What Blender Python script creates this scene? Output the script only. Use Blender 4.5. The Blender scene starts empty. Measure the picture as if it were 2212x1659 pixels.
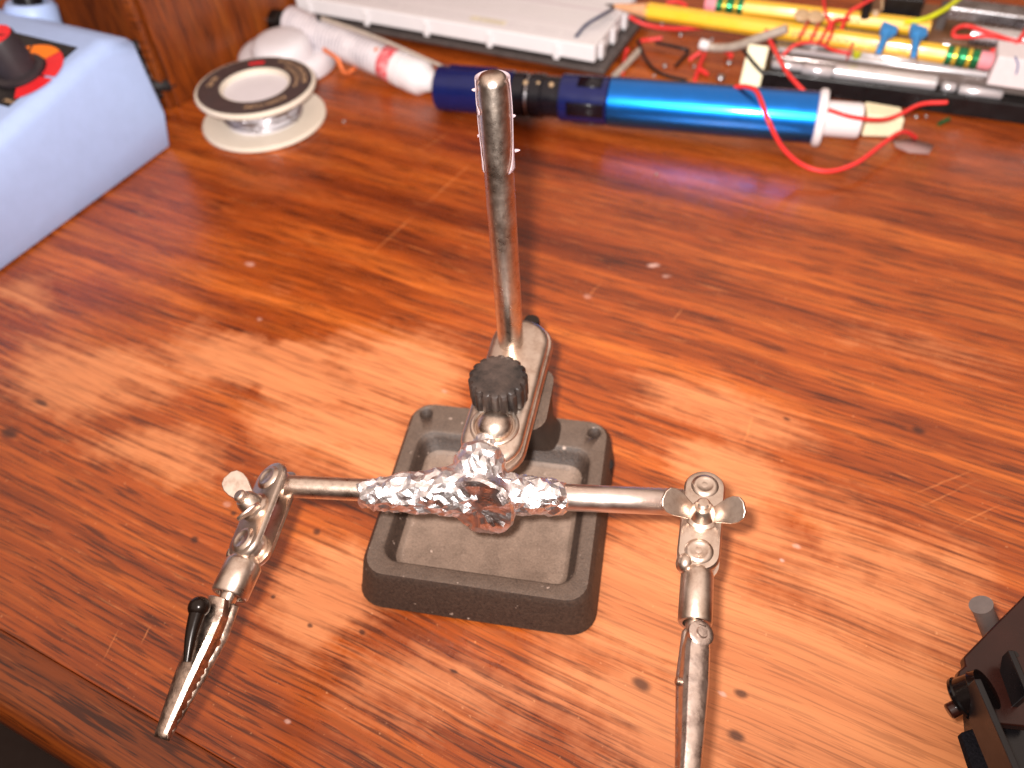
import bpy, math, random
from mathutils import Vector, Matrix, noise
random.seed(7)
V = Vector
S = 0.001                                   # everything below is written in millimetres
scene = bpy.context.scene
COL = scene.collection

# ------------------------------------------------------------------ camera frame
F_PX, CAM_H = 1750.0, 200.0                 # focal length for a 2212 px wide picture; height of the lens over the desk
nz = V((94, 1570, 1750)).normalized()       # world "down" seen from the camera (right, down, forward)
gx = -V((-4343, -1337, 1750)); gx = (gx - nz * gx.dot(nz)).normalized()   # wood grain direction = world x
gy = (-nz).cross(gx)                        # world y
CAM = V((0, 0, CAM_H))
c_right = V((gx.x, gy.x, -nz.x)); c_down = V((gx.y, gy.y, -nz.y)); c_fwd = V((gx.z, gy.z, -nz.z))

def ray(px, py):
    return c_right * (px - 1106.0) + c_down * (py - 829.5) + c_fwd * F_PX
def P(px, py, z=0.0):
    r = ray(px, py); t = (z - CAM_H) / r.z
    return CAM + r * t
def Ppl(px, py, o, nrm):
    r = ray(px, py); t = (o - CAM).dot(nrm) / r.dot(nrm)
    return CAM + r * t

# ------------------------------------------------------------------ mesh helpers
def frame(axis, hint=None):
    a = V(axis).normalized()
    h = V(hint) if hint is not None else (V((0, 0, 1)) if abs(a.z) < .9 else V((1, 0, 0)))
    e1 = (h - a * h.dot(a)).normalized()
    return e1, a.cross(e1), a

def spline(pts, n=8):
    pts = [V(p) for p in pts]
    if len(pts) < 3 or n <= 1: return pts
    q = [pts[0] * 2 - pts[1]] + pts + [pts[-1] * 2 - pts[-2]]
    out = []
    for i in range(1, len(q) - 2):
        a, b, c, d = q[i-1], q[i], q[i+1], q[i+2]
        for k in range(n):
            t = k / n
            out.append(.5 * ((2*b) + (c-a)*t + (2*a-5*b+4*c-d)*t*t + (3*b-a-3*c+d)*t*t*t))
    out.append(pts[-1])
    return out

class MB:
    def __init__(s): s.v = []; s.f = []
    def add(s, vs, fs):
        o = len(s.v); s.v += [V(x) for x in vs]; s.f += [tuple(i + o for i in f) for f in fs]; return s
    def loft(s, rings, cap0=True, cap1=True, closed=True):
        n = len(rings[0]); vs = [p for r in rings for p in r]; fs = []
        for i in range(len(rings) - 1):
            for j in range(n if closed else n - 1):
                k = (j + 1) % n
                fs.append((i*n + j, i*n + k, (i+1)*n + k, (i+1)*n + j))
        if cap0: fs.append(tuple(reversed(range(n))))
        if cap1: fs.append(tuple((len(rings)-1)*n + j for j in range(n)))
        return s.add(vs, fs)
    def lathe(s, prof, o, axis, seg=40, hint=None, flute=0, fl_amp=0, a0=0, a1=2*math.pi):
        e1, e2, a = frame(axis, hint); o = V(o); rings = []
        for r, h in prof:
            ring = []
            for j in range(seg):
                t = 2*math.pi*j/seg
                rr = r
                if flute and r > 6.4: rr = r * (1 - fl_amp * (0.5 + 0.5*math.cos(flute*t))**3)
                ring.append(o + a*h + (e1*math.cos(t) + e2*math.sin(t))*max(rr, 1e-4))
            rings.append(ring)
        return s.loft(rings)
    def cyl(s, a, b, r, r2=None, seg=28, bev=0):
        a, b = V(a), V(b); L = (b-a).length; r2 = r if r2 is None else r2
        prof = [(r, 0), (r2, L)] if not bev else [(r-bev, 0), (r, bev), (r2, L-bev), (r2-bev, L)]
        return s.lathe(prof, a, b-a, seg)
    def sph(s, c, r, seg=24, sc=(1, 1, 1), axis=(0, 0, 1)):
        e1, e2, a = frame(axis); c = V(c); m = seg//2; rings = []
        for i in range(m+1):
            ph = -math.pi/2 + math.pi*i/m
            rr = max(math.cos(ph), 1e-3)*r
            rings.append([c + a*math.sin(ph)*r*sc[2] + e1*math.cos(2*math.pi*j/seg)*rr*sc[0] + e2*math.sin(2*math.pi*j/seg)*rr*sc[1] for j in range(seg)])
        return s.loft(rings)
    def tube(s, pts, r, seg=10, n=8, r_end=None):
        p = spline(pts, n); rings = []; up = None
        for i, q in enumerate(p):
            d = (p[min(i+1, len(p)-1)] - p[max(i-1, 0)]).normalized()
            if up is None: up = frame(d)[0]
            up = (up - d*up.dot(d)).normalized(); e2 = d.cross(up)
            rr = r if r_end is None else r + (r_end - r)*i/(len(p)-1)
            rings.append([q + (up*math.cos(2*math.pi*j/seg) + e2*math.sin(2*math.pi*j/seg))*rr for j in range(seg)])
        return s.loft(rings)
    def prism(s, poly, o, ex, ey, h0, h1, ez=None):
        o, ex, ey = V(o), V(ex), V(ey); ez = ex.cross(ey).normalized() if ez is None else V(ez)
        return s.loft([[o + ex*x + ey*y + ez*h for x, y in poly] for h in (h0, h1)])
    def box(s, o, ex, ey, sx, sy, z0, z1, ez=None):
        return s.prism([(0, 0), (sx, 0), (sx, sy), (0, sy)], o, ex, ey, z0, z1, ez)

def rrect(w, h, r, n=5, cx=0, cy=0):
    out = []
    for (sx, sy, a) in ((1, 1, 0), (-1, 1, 90), (-1, -1, 180), (1, -1, 270)):
        for k in range(n+1):
            t = math.radians(a + 90*k/n)
            out.append((cx + sx*(w/2 - r) + r*math.cos(t), cy + sy*(h/2 - r) + r*math.sin(t)))
    return out
def stadium(L, w, n=12):
    out = []
    for k in range(n+1):
        t = -math.pi/2 + math.pi*k/n; out.append((L/2 + w/2*math.cos(t), w/2*math.sin(t)))
    for k in range(n+1):
        t = math.pi/2 + math.pi*k/n; out.append((-L/2 + w/2*math.cos(t), w/2*math.sin(t)))
    return out

import bmesh
def wloc(o):
    l = V((0, 0, 0))
    while o is not None: l = l + o.location; o = o.parent
    return l
def build(mb, name, mat, parent=None, smooth=35, bevel=0, bseg=2, solid=0, sub=0, origin=None, label=None):
    me = bpy.data.meshes.new(name)
    if parent is not None: base = wloc(parent)
    else: base = (V(origin) * S) if origin is not None else V((0, 0, 0))
    me.from_pydata([tuple(v*S - base) for v in mb.v], [], mb.f)
    bm = bmesh.new(); bm.from_mesh(me)
    if not solid: bmesh.ops.recalc_face_normals(bm, faces=bm.faces)
    bm.to_mesh(me); bm.free()
    me.materials.append(mat)
    if smooth:
        me.shade_smooth(); me.set_sharp_from_angle(angle=math.radians(smooth))
    o = bpy.data.objects.new(name, me); COL.objects.link(o)
    if parent is not None: o.parent = parent
    else: o.location = base
    if solid:
        m = o.modifiers.new('thickness', 'SOLIDIFY'); m.thickness = solid*S; m.offset = 0
    if bevel:
        m = o.modifiers.new('bevel', 'BEVEL'); m.width = bevel*S; m.segments = bseg; m.limit_method = 'ANGLE'; m.angle_limit = math.radians(40)
        m.harden_normals = True
    if sub:
        m = o.modifiers.new('sub', 'SUBSURF'); m.levels = sub; m.render_levels = sub
    if label: o['label'] = label
    return o
def tag(o, label, cat, group=None, kind=None):
    o['label'] = label; o['category'] = cat
    if group: o['group'] = group
    if kind: o['kind'] = kind
    return o
def thing(name, loc, label, cat, group=None):
    o = bpy.data.objects.new(name, None); COL.objects.link(o); o.location = V(loc)*S
    o.empty_display_size = .01
    return tag(o, label, cat, group)
def struct(mb, name, mat, **k):
    o = build(mb, name, mat, **k); o['kind'] = 'structure'; return o
def text_mb(txt, size, place):
    """one mesh of lettering; place(x, y) -> world point for the flat text coordinate (mm)"""
    cu = bpy.data.curves.new('lettering', 'FONT'); cu.body = txt; cu.size = size; cu.align_x = 'CENTER'; cu.align_y = 'CENTER'
    ob = bpy.data.objects.new('lettering', cu); COL.objects.link(ob)
    dg = bpy.context.evaluated_depsgraph_get(); me = ob.evaluated_get(dg).to_mesh()
    mb = MB(); mb.add([place(v.co.x, v.co.y) for v in me.vertices], [tuple(p.vertices) for p in me.polygons])
    bpy.data.objects.remove(ob); bpy.data.curves.remove(cu)
    return mb

# ------------------------------------------------------------------ materials
def srgb(r, g, b):
    f = lambda c: (c/12.92 if c <= .04045 else ((c+.055)/1.055)**2.4)
    return (f(r/255), f(g/255), f(b/255), 1)
class NT:
    def __init__(s, name):
        s.m = bpy.data.materials.new(name); s.m.use_nodes = True; s.t = s.m.node_tree
        s.b = s.t.nodes['Principled BSDF']
    def n(s, ty, **k):
        o = s.t.nodes.new(ty)
        for a, v in k.items():
            if hasattr(o, a): setattr(o, a, v)
        return o
    def l(s, a, b): s.t.links.new(a, b)
    def math(s, op, a, b=None, c=None, clamp=False):
        o = s.n('ShaderNodeMath', operation=op); o.use_clamp = clamp
        for i, x in enumerate((a, b, c)):
            if x is None: continue
            if isinstance(x, (int, float)): o.inputs[i].default_value = x
            else: s.l(x, o.inputs[i])
        return o.outputs[0]
    def mix(s, fac, a, b, mode='MIX'):
        o = s.n('ShaderNodeMix'); o.data_type = 'RGBA'; o.blend_type = mode
        for i, x in ((0, fac), (6, a), (7, b)):
            if isinstance(x, (int, float, tuple)): o.inputs[i].default_value = x
            else: s.l(x, o.inputs[i])
        return o.outputs[2]
    def noise(s, vec, scale, detail=4, rough=.6, dist=0):
        o = s.n('ShaderNodeTexNoise'); o.inputs['Scale'].default_value = scale; o.inputs['Detail'].default_value = detail
        o.inputs['Roughness'].default_value = rough; o.inputs['Distortion'].default_value = dist
        if vec is not None: s.l(vec, o.inputs['Vector'])
        return o.outputs['Fac']
    def ramp(s, x, stops, interp='LINEAR'):
        o = s.n('ShaderNodeValToRGB'); o.color_ramp.interpolation = interp
        while len(o.color_ramp.elements) < len(stops): o.color_ramp.elements.new(.5)
        for e, (p, c) in zip(o.color_ramp.elements, stops):
            e.position = p; e.color = c if isinstance(c, tuple) else (c, c, c, 1)
        s.l(x, o.inputs[0]); return o.outputs[0]
    def scale(s, vec, sc, loc=(0, 0, 0), rot=(0, 0, 0), ty='POINT'):
        o = s.n('ShaderNodeMapping'); o.vector_type = ty; o.inputs['Scale'].default_value = sc
        o.inputs['Location'].default_value = loc; o.inputs['Rotation'].default_value = rot
        s.l(vec, o.inputs['Vector']); return o.outputs[0]
    def bump(s, h, strength, dist=.0003):
        o = s.n('ShaderNodeBump'); o.inputs['Strength'].default_value = strength; o.inputs['Distance'].default_value = dist
        s.l(h, o.inputs['Height']); s.l(o.outputs[0], s.b.inputs['Normal'])

def pm(name, col, rough=.4, metal=0, var=.12, vscale=300, rvar=.15, bump=0, bscale=900, coat=0, trans=0, ior=1.45, dirt=None, dirt_amt=.5, dscale=120, sss=0, alpha=1, spec=None):
    t = NT(name); b = t.b
    geo = t.n('ShaderNodeTexCoord').outputs['Object']
    nz_ = t.noise(geo, vscale, 5)
    dark = tuple(c*(1-var) for c in col[:3]) + (1,); lite = tuple(min(1, c*(1+var)) for c in col[:3]) + (1,)
    c = t.ramp(nz_, [(.3, dark), (.7, lite)])
    if dirt is not None:
        k = t.ramp(t.noise(geo, dscale, 6, .7), [(.45, 0.), (.7, dirt_amt)])
        c = t.mix(k, c, dirt)
    t.l(c, b.inputs['Base Color'])
    r = t.ramp(t.noise(geo, vscale*.6, 4), [(.3, max(.02, rough-rvar*.6)), (.75, min(1, rough+rvar))])
    t.l(r, b.inputs['Roughness'])
    b.inputs['Metallic'].default_value = metal
    b.inputs['Coat Weight'].default_value = coat; b.inputs['Coat Roughness'].default_value = .08
    b.inputs['Transmission Weight'].default_value = trans; b.inputs['IOR'].default_value = ior
    b.inputs['Alpha'].default_value = alpha
    if spec is not None: b.inputs['Specular IOR Level'].default_value = spec
    if sss:
        b.inputs['Subsurface Weight'].default_value = sss; b.inputs['Subsurface Radius'].default_value = (.003, .002, .0015); b.inputs['Subsurface Scale'].default_value = 1
    if bump: t.bump(t.noise(geo, bscale, 5), bump, .0004)
    return t.m

def blob(t, pos, c, sx, sy, rot=0, soft=0.0):
    v = t.scale(pos, (sx*S, sy*S, 1000), (c[0]*S, c[1]*S, 0), (0, 0, math.radians(rot)), 'TEXTURE')
    o = t.n('ShaderNodeVectorMath', operation='LENGTH'); t.l(v, o.inputs[0])
    m = t.n('ShaderNodeMapRange'); m.interpolation_type = 'SMOOTHSTEP'
    m.inputs['From Min'].default_value = soft; m.inputs['From Max'].default_value = 1
    m.inputs['To Min'].default_value = 1; m.inputs['To Max'].default_value = 0
    t.l(o.outputs['Value'], m.inputs['Value']); return m.outputs[0]

def wood(name, along='x', worn=True, gloss=.22, dark=1.0, seed=0, orange=0.0):
    t = NT(name); b = t.b
    pos = t.n('ShaderNodeNewGeometry').outputs['Position']
    sw = (lambda l, w: (l, w, w)) if along == 'x' else (lambda l, w: (w, w, l))
    off = (seed*.37, seed*.21, seed*.13)
    def warp(scale, amp, detail=2):
        w = t.n('ShaderNodeTexNoise'); w.inputs['Scale'].default_value = scale; w.inputs['Detail'].default_value = detail; w.inputs['Roughness'].default_value = .6
        t.l(pos, w.inputs['Vector'])
        c = t.n('ShaderNodeVectorMath', operation='SUBTRACT'); t.l(w.outputs['Color'], c.inputs[0]); c.inputs[1].default_value = (.5, .5, .5)
        m = t.n('ShaderNodeVectorMath', operation='MULTIPLY_ADD'); t.l(c.outputs[0], m.inputs[0]); m.inputs[1].default_value = amp; t.l(pos, m.inputs[2])
        return m.outputs[0]
    p = warp(6, (0, .012, 0) if along == 'x' else (.012, .012, 0))
    bands = t.noise(t.scale(p, sw(5, 85), off), 1, 4, .6)
    fine = t.noise(t.scale(p, sw(13, 480), off), 1, 4, .65)
    dash1 = t.noise(t.scale(p, sw(55, 1300), off), 1, 2, .5)
    lines = t.noise(t.scale(p, sw(9, 900), (off[0]+1, off[1]+9, off[2])), 1, 3, .6)
    dash2 = t.noise(t.scale(p, sw(34, 820), (off[0]+7, off[1]+3, off[2])), 1, 2, .5)
    fleck = t.noise(t.scale(p, sw(60, 800), (3.1, 1.7, .4)), 1, 3, .6)
    big = t.noise(t.scale(pos, (1, 1, 1), off), 11, 5, .62)
    med = t.noise(t.scale(pos, (1, 1, 1), (5, 2, 1)), 70, 6, .72)
    cv = t.ramp(bands, [(.30, srgb(118, 48, 16)), (.5, srgb(164, 74, 23)), (.70, srgb(198, 102, 38))])
    cw = t.ramp(bands, [(.28, srgb(194, 114, 68)), (.72, srgb(214, 138, 88))])
    if worn:
        wp = warp(16, (.075, .05, 0), 5)
        worn_spots = [(P(620, 790), 74, 30, 8, 1), (P(180, 800), 66, 30, 14, .9), (P(860, 800), 44, 40, 0, .9), (P(1560, 870), 52, 26, 0, .7),
                      (P(780, 960), 60, 36, 0, .85), (P(1420, 1290), 56, 42, 12, 1), (P(1740, 1500), 84, 44, 10, 1), (P(1400, 1580), 50, 28, 0, .9), (P(1000, 1520), 44, 18, 10, .6),
                      (P(1900, 1250), 60, 44, 0, .75), (P(690, 1290), 28, 26, 0, .8), (P(1950, 760), 60, 16, 5, .35), (P(80, 640), 46, 24, 0, .6), (P(1560, 1080), 40, 30, 0, .9), (P(350, 990), 46, 16, 6, .7)]
        red_dim_spots = [(P(250, 650), 40, 19, 15, 1), (P(560, 670), 36, 10, 0, .7), (P(60, 960), 40, 16, 10, .8), (P(300, 1420), 60, 20, 4, .7), (P(1300, 480), 150, 56, 0, 1), (P(700, 420), 150, 50, 0, 1), (P(1900, 400), 90, 60, 0, .8), (P(1100, 330), 160, 60, 0, 1), (P(150, 1480), 60, 14, 0, .8), (P(560, 860), 24, 7, 0, .5), (P(1720, 1150), 44, 8, 0, .5)]
        def field(lst):
            acc = None
            for c, sx, sy, r, w in lst:
                k = t.math('MULTIPLY', blob(t, wp, c, sx, sy, r), w)
                acc = k if acc is None else t.math('MAXIMUM', acc, k)
            return acc
        m = t.math('ADD', t.math('MULTIPLY', field(worn_spots), .8), t.math('MULTIPLY', t.math('SUBTRACT', big, .5), .5))
        m = t.math('ADD', m, t.math('MULTIPLY', t.math('SUBTRACT', med, .5), .55))
        m = t.math('ADD', m, t.math('MULTIPLY', t.math('SUBTRACT', fine, .5), .8))
        m = t.math('SUBTRACT', m, t.math('MULTIPLY', field(red_dim_spots), .5))
        mask = t.ramp(m, [(.14, 0.), (.52, .95)])
        # remnants of the dark red varnish; blobs at the back also paint vignette dimming
        rv = t.ramp(t.math('ADD', t.math('MULTIPLY', t.math('SUBTRACT', big, .5), .8), t.math('MULTIPLY', field(red_dim_spots), .55)), [(.2, 0.), (.6, .75)])
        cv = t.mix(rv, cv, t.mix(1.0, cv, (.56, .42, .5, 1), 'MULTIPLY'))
        col = t.mix(mask, cv, cw)
    else:
        mask = None; col = t.mix(orange, cv, srgb(190, 96, 30))
    sk = t.ramp(fine, [(.36, .5), (.56, 1.)])
    sfac = t.math('MULTIPLY_ADD', mask, -.44, .58) if mask is not None else .55
    col = t.mix(sfac, col, sk, 'MULTIPLY')
    ln_ = t.ramp(lines, [(.40, 1.), (.50, 0.)])
    col = t.mix(t.math('MULTIPLY', ln_, t.math('MULTIPLY_ADD', mask, -.30, .42) if mask is not None else .4), col, srgb(84, 30, 12))
    lo = t.ramp(bands, [(.35, 1.), (.68, .55)])
    dk = t.math('MULTIPLY', t.math('MAXIMUM', t.ramp(dash1, [(.37, 1.), (.44, 0.)]), t.ramp(dash2, [(.35, 1.), (.41, 0.)])), lo)
    dfac = t.math('MULTIPLY', dk, t.math('MULTIPLY_ADD', mask, -.5, .85)) if mask is not None else t.math('MULTIPLY', dk, .9)
    col = t.mix(dfac, col, srgb(50, 17, 10))
    fk = t.ramp(fleck, [(.62, 0.), (.74, 1.)])
    col = t.mix(t.math('MULTIPLY', fk, .34), col, srgb(220, 134, 76))
    if worn:
        wq = warp(150, (.0016, .0016, 0), 4)
        sc = [((1040, 332), (905, 455), .5), ((905, 455), (780, 570), .5), ((1632, 880), (1602, 975), .5), ((1480, 660), (1445, 700), .35), ((1955, 1075), (2120, 1010), .35),
              ((1975, 1100), (2130, 1030), .3), ((2040, 1150), (2190, 1075), .3), ((260, 1350), (215, 1440), .3), ((330, 1345), (300, 1400), .3), ((20, 1600), (60, 1640), .3), ((1255, 655), (1310, 600), .4), ((980, 280), (900, 330), .4)]
        for (x0, y0), (x1, y1), w in sc:
            a_, b_ = P(x0, y0), P(x1, y1); d = b_ - a_
            k = blob(t, wq, (a_+b_)/2, d.length/2, w, math.degrees(math.atan2(d.y, d.x)), .3)
            k = t.math('MULTIPLY', k, t.ramp(med, [(.38, .15), (.6, 1.)]))
            col = t.mix(t.math('MULTIPLY', k, .5), col, srgb(222, 136, 80))
        for (x, y, sx, sy, r) in ((1412, 573, 3.4, 1.6, 30), (1440, 596, 2.4, 1.2, 30), (1270, 640, 2, 1.6, 0), (540, 570, 3, 2, 0), (490, 1090, 2.0, 1.3, 0), (1720, 1180, 1.6, 1, 0), (1560, 1500, 1.6, .8, 0), (1010, 1320, 1.1, .8, 0), (620, 1560, 1.2, .8, 0), (1690, 1210, 1, .7, 0), (560, 690, 1.4, 1, 0), (960, 845, 1.4, 1, 0)):
            k = blob(t, wq, P(x, y), sx, sy, r, .3)
            col = t.mix(t.math('MULTIPLY', t.math('MULTIPLY', k, t.ramp(med, [(.4, .2), (.6, 1.)])), .7), col, srgb(214, 170, 156))
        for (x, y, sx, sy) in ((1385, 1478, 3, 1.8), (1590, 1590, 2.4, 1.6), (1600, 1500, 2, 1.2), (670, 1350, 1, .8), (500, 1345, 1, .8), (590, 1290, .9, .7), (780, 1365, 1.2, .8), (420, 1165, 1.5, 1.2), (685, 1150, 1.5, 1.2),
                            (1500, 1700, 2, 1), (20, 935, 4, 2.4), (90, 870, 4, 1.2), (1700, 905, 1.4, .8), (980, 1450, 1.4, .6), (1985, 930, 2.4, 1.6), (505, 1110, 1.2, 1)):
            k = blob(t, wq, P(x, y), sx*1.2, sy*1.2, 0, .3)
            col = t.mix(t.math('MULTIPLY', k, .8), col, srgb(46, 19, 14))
        dust = t.ramp(t.noise(pos, 800, 2, .5), [(.70, 0.), (.78, .45)])
        col = t.mix(dust, col, srgb(230, 160, 110))
    if dark != 1.0: col = t.mix(1.0, col, (dark, dark, dark, 1), 'MULTIPLY')
    t.l(col, b.inputs['Base Color'])
    rr = t.ramp(med, [(.3, gloss), (.7, gloss+.12)])
    if mask is not None:
        rr = t.mix(mask, rr, (.5, .5, .5, 1))
    t.l(rr, b.inputs['Roughness'])
    b.inputs['Specular IOR Level'].default_value = .5
    h = t.math('ADD', t.math('MULTIPLY', dash1, .6), t.math('MULTIPLY', fine, .5))
    t.bump(h, .22, .0003)
    return t.m

def iron_mat():
    t = NT('black_cast_iron'); geo = t.n('ShaderNodeTexCoord').outputs['Object']
    g = t.n('ShaderNodeNewGeometry'); sx_ = t.n('ShaderNodeSeparateXYZ'); t.l(g.outputs['True Normal'], sx_.inputs[0])
    fine = t.noise(geo, 2600, 3, .7); lump = t.noise(geo, 160, 4, .6); grit = t.noise(geo, 1300, 4, .7)
    c = t.ramp(grit, [(.3, srgb(38, 27, 22)), (.7, srgb(72, 54, 44))])
    # settled dust lies on the faces that look up
    up = t.ramp(sx_.outputs['Z'], [(.55, 0.), (.95, 1.)])
    so = t.n('ShaderNodeSeparateXYZ'); t.l(geo, so.inputs[0])
    up = t.math('MULTIPLY', up, t.ramp(t.math('MULTIPLY', so.outputs['Z'], 60.0), [(.50, 1.), (.64, .34)]))
    dm = t.math('MULTIPLY', up, t.math('ADD', t.ramp(lump, [(.3, .5), (.65, .82)]), t.math('MULTIPLY', t.math('SUBTRACT', fine, .5), 1.1), None, True))
    c = t.mix(dm, c, srgb(150, 126, 110))
    sp_ = t.ramp(t.noise(geo, 420, 2, .5), [(.71, 0.), (.76, .8)])
    c = t.mix(sp_, c, srgb(190, 165, 150))
    t.l(c, t.b.inputs['Base Color']); t.b.inputs['Roughness'].default_value = .55
    t.bump(grit, .5, .0004); return t.m

M = {}
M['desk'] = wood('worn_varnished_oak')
M['edge'] = wood('edge_oak', worn=False, orange=.25, gloss=.35, seed=3, dark=.6)
M['panel'] = wood('panel_oak', along='z', worn=False, orange=.2, gloss=.3, seed=5, dark=.62)
M['floor'] = pm('dark_floor', srgb(40, 22, 14), .6)
M['iron'] = iron_mat()
M['iron_floor'] = M['iron']
M['nickel'] = pm('nickel_plate', srgb(228, 210, 196), .33, 1, .05, 260, .1, .05, 1200, dirt=srgb(146, 108, 82), dirt_amt=.55, dscale=260)
M['rodmetal'] = pm('nickel_rod', srgb(224, 206, 192), .3, 1, .08, 500, .1, .1, 2400, dirt=srgb(140, 114, 92), dirt_amt=.4, dscale=700)
M['armmetal'] = pm('nickel_arm', srgb(226, 208, 198), .36, 1, .06, 400, .1, .1, 2000)
M['clipmetal'] = pm('tarnished_clip', srgb(216, 194, 178), .34, 1, .12, 500, .14, .6, 420, dirt=srgb(70, 56, 56), dirt_amt=.8, dscale=420)
M['clipmetal2'] = pm('bright_clip', srgb(232, 214, 204), .3, 1, .1, 500, .12, .4, 420, dirt=srgb(120, 100, 96), dirt_amt=.6, dscale=420)
M['darkclip'] = pm('dark_metal_end', srgb(30, 20, 16), .25, .3)  # dark metal of the left thumb lever and the bolt end
M['foil'] = pm('aluminium_foil', srgb(250, 246, 248), .33, 1, .04, 300, .1, .9, 480)
M['foil_smooth'] = pm('creased_foil', srgb(236, 226, 226), .3, 1, .04, 300, .1, 1.0, 380)
M['knob'] = pm('dusty_black_knob', srgb(26, 21, 20), .42, 0, .2, 400, .15, .1, 900, dirt=srgb(112, 90, 80), dirt_amt=.42, dscale=70)
M['film'] = pm('clear_sleeve', srgb(222, 200, 206), .35, 0, .05, 300, .1, .15, 900, trans=.5, ior=1.2)
M['blue_box'] = pm('light_blue_plastic', srgb(170, 191, 234), .42, 0, .03, 200, .06, .05, 1800)
M['black_panel'] = pm('black_label', srgb(22, 18, 20), .45)
M['knob_dark'] = pm('dark_grey_knob', srgb(50, 42, 46), .5, 0, .1, 300, .1, .05, 900)
M['red_print'] = pm('red_print', srgb(226, 36, 44), .45, 0, .05)
M['orange_print'] = pm('orange_print', srgb(250, 126, 18), .45, 0, .05)
M['black'] = pm('black_plastic', srgb(20, 18, 20), .3, 0, .2, 200, .15, .05, 900)
M['black_gloss'] = pm('glossy_black_plastic', srgb(14, 10, 10), .12, 0, .2, 200, .08)
M['rubber'] = pm('black_rubber', srgb(26, 22, 22), .6, 0, .2, 300)
M['white_pl'] = pm('white_plastic', srgb(210, 204, 208), .35, 0, .03, 150, .08)
M['cream_pl'] = pm('cream_plastic', srgb(216, 204, 188), .32, 0, .03, 150, .08)
M['label_dark'] = pm('brown_black_label', srgb(66, 54, 54), .5, 0, .15, 200)
M['gold'] = pm('tan_print', srgb(206, 168, 128), .5)
M['solder'] = pm('solder_wire', srgb(190, 186, 190), .3, 1, .08, 600)
M['copper'] = pm('copper_braid', srgb(214, 112, 62), .45, .4, .2, 1500, .1, .4, 3000)
M['bb_white'] = pm('breadboard_white', srgb(222, 217, 219), .45, 0, .02, 150, .05)
M['bb_line'] = pm('breadboard_groove', srgb(206, 196, 200), .5, 0, .04)
M['bb_yellow'] = pm('yellowed_print', srgb(222, 212, 188), .5)
M['grey_plate'] = pm('dark_grey_plate', srgb(84, 76, 74), .45, .3, .2, 200)
M['pump_blue'] = pm('anodised_blue', srgb(24, 120, 216), .33, 1, .05, 150, .05, coat=.5)
M['pump_navy'] = pm('navy_plastic', srgb(16, 24, 74), .22, 0, .1, 150, .08)
M['pump_black'] = pm('pump_black', srgb(16, 14, 22), .25, 0, .2, 200)
M['teflon'] = pm('white_teflon', srgb(218, 211, 213), .4, 0, .03, 150)
M['cream'] = pm('cream_block', srgb(232, 222, 188), .5, 0, .05, 200, sss=.1)
M['pencil'] = pm('yellow_paint', srgb(242, 186, 44), .3, 0, .05, 200, .1, coat=.3)
M['pencil_wood'] = pm('bare_cedar', srgb(206, 150, 110), .6, 0, .12, 400)
M['graphite'] = pm('graphite', srgb(50, 48, 52), .35, .4)
M['ferrule_g'] = pm('green_ferrule', srgb(40, 120, 74), .28, .7, .2, 300)
M['ferrule_y'] = pm('yellow_ferrule_band', srgb(220, 190, 70), .28, .7, .1, 300)
M['eraser'] = pm('pink_eraser', srgb(222, 140, 150), .7, 0, .1, 200)
M['print_dark'] = pm('dark_green_print', srgb(44, 56, 34), .5)
M['red_wire'] = pm('red_insulation', srgb(226, 54, 52), .4, 0, .06, 300, sss=.05)
M['black_wire'] = pm('black_insulation', srgb(22, 18, 20), .4)
M['navy_wire'] = pm('blue_black_insulation', srgb(44, 52, 82), .4)
M['grey_wire'] = pm('grey_sleeve', srgb(168, 154, 142), .5, 0, .15, 300)
M['lime_wire'] = pm('yellow_green_insulation', srgb(196, 200, 28), .4)
M['blue_cap'] = pm('blue_epoxy', srgb(54, 132, 196), .4, 0, .08, 300, .1, .15, 900)
M['tan_cap'] = pm('tan_epoxy', srgb(176, 146, 112), .4, 0, .1, 300)
M['clear'] = pm('clear_hard_plastic', srgb(222, 218, 222), .2, .55, .06, 60, .1, .1, 220)
M['clear2'] = pm('smoky_clear_plastic', srgb(120, 108, 104), .14, .35, .15, 80, .1, .1, 200)
M['silver'] = pm('bright_metal', srgb(206, 204, 208), .25, 1, .08, 200, .12, .1, 500)
M['paper'] = pm('white_card', srgb(218, 208, 210), .75, 0, .04, 300)
M['ink'] = pm('blue_ink', srgb(90, 100, 150), .6)
M['brown_tr'] = pm('dark_brown_smoked_plastic', srgb(40, 15, 10), .3, 0, .25, 90, .12, .05, 600)
M['felt'] = pm('black_felt', srgb(22, 20, 24), .9, 0, .5, 1800, .1, 1.0, 2600, spec=.1)
M['peg'] = pm('grey_plastic_peg', srgb(104, 92, 88), .5)
M['tape'] = pm('clear_tape_scrap', srgb(196, 160, 156), .3, 0, .05, 200, .1, .1, 300, trans=.5, ior=1.3)
M['tube_white'] = None

# printed solder tube: clear tube showing the coil of wire inside
def coil_mat():
    t = NT('coiled_wire_tube'); pos = t.n('ShaderNodeTexCoord').outputs['UV']
    geo = t.n('ShaderNodeTexCoord').outputs['Object']
    w = t.n('ShaderNodeTexWave'); w.wave_type = 'BANDS'; w.bands_direction = 'X'; w.inputs['Scale'].default_value = 3.4
    w.inputs['Distortion'].default_value = 2.2; w.inputs['Detail'].default_value = 2; w.inputs['Detail Scale'].default_value = 1.6
    t.l(pos, w.inputs['Vector'])
    k = t.math('MULTIPLY', w.outputs['Fac'], t.ramp(t.noise(geo, 130, 4), [(.35, .15), (.65, 1.)]))
    c = t.mix(k, srgb(216, 208, 212), srgb(150, 146, 156))
    t.l(c, t.b.inputs['Base Color']); t.b.inputs['Roughness'].default_value = .3; t.b.inputs['Coat Weight'].default_value = .4
    return t.m
M['tube_white'] = coil_mat()
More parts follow.
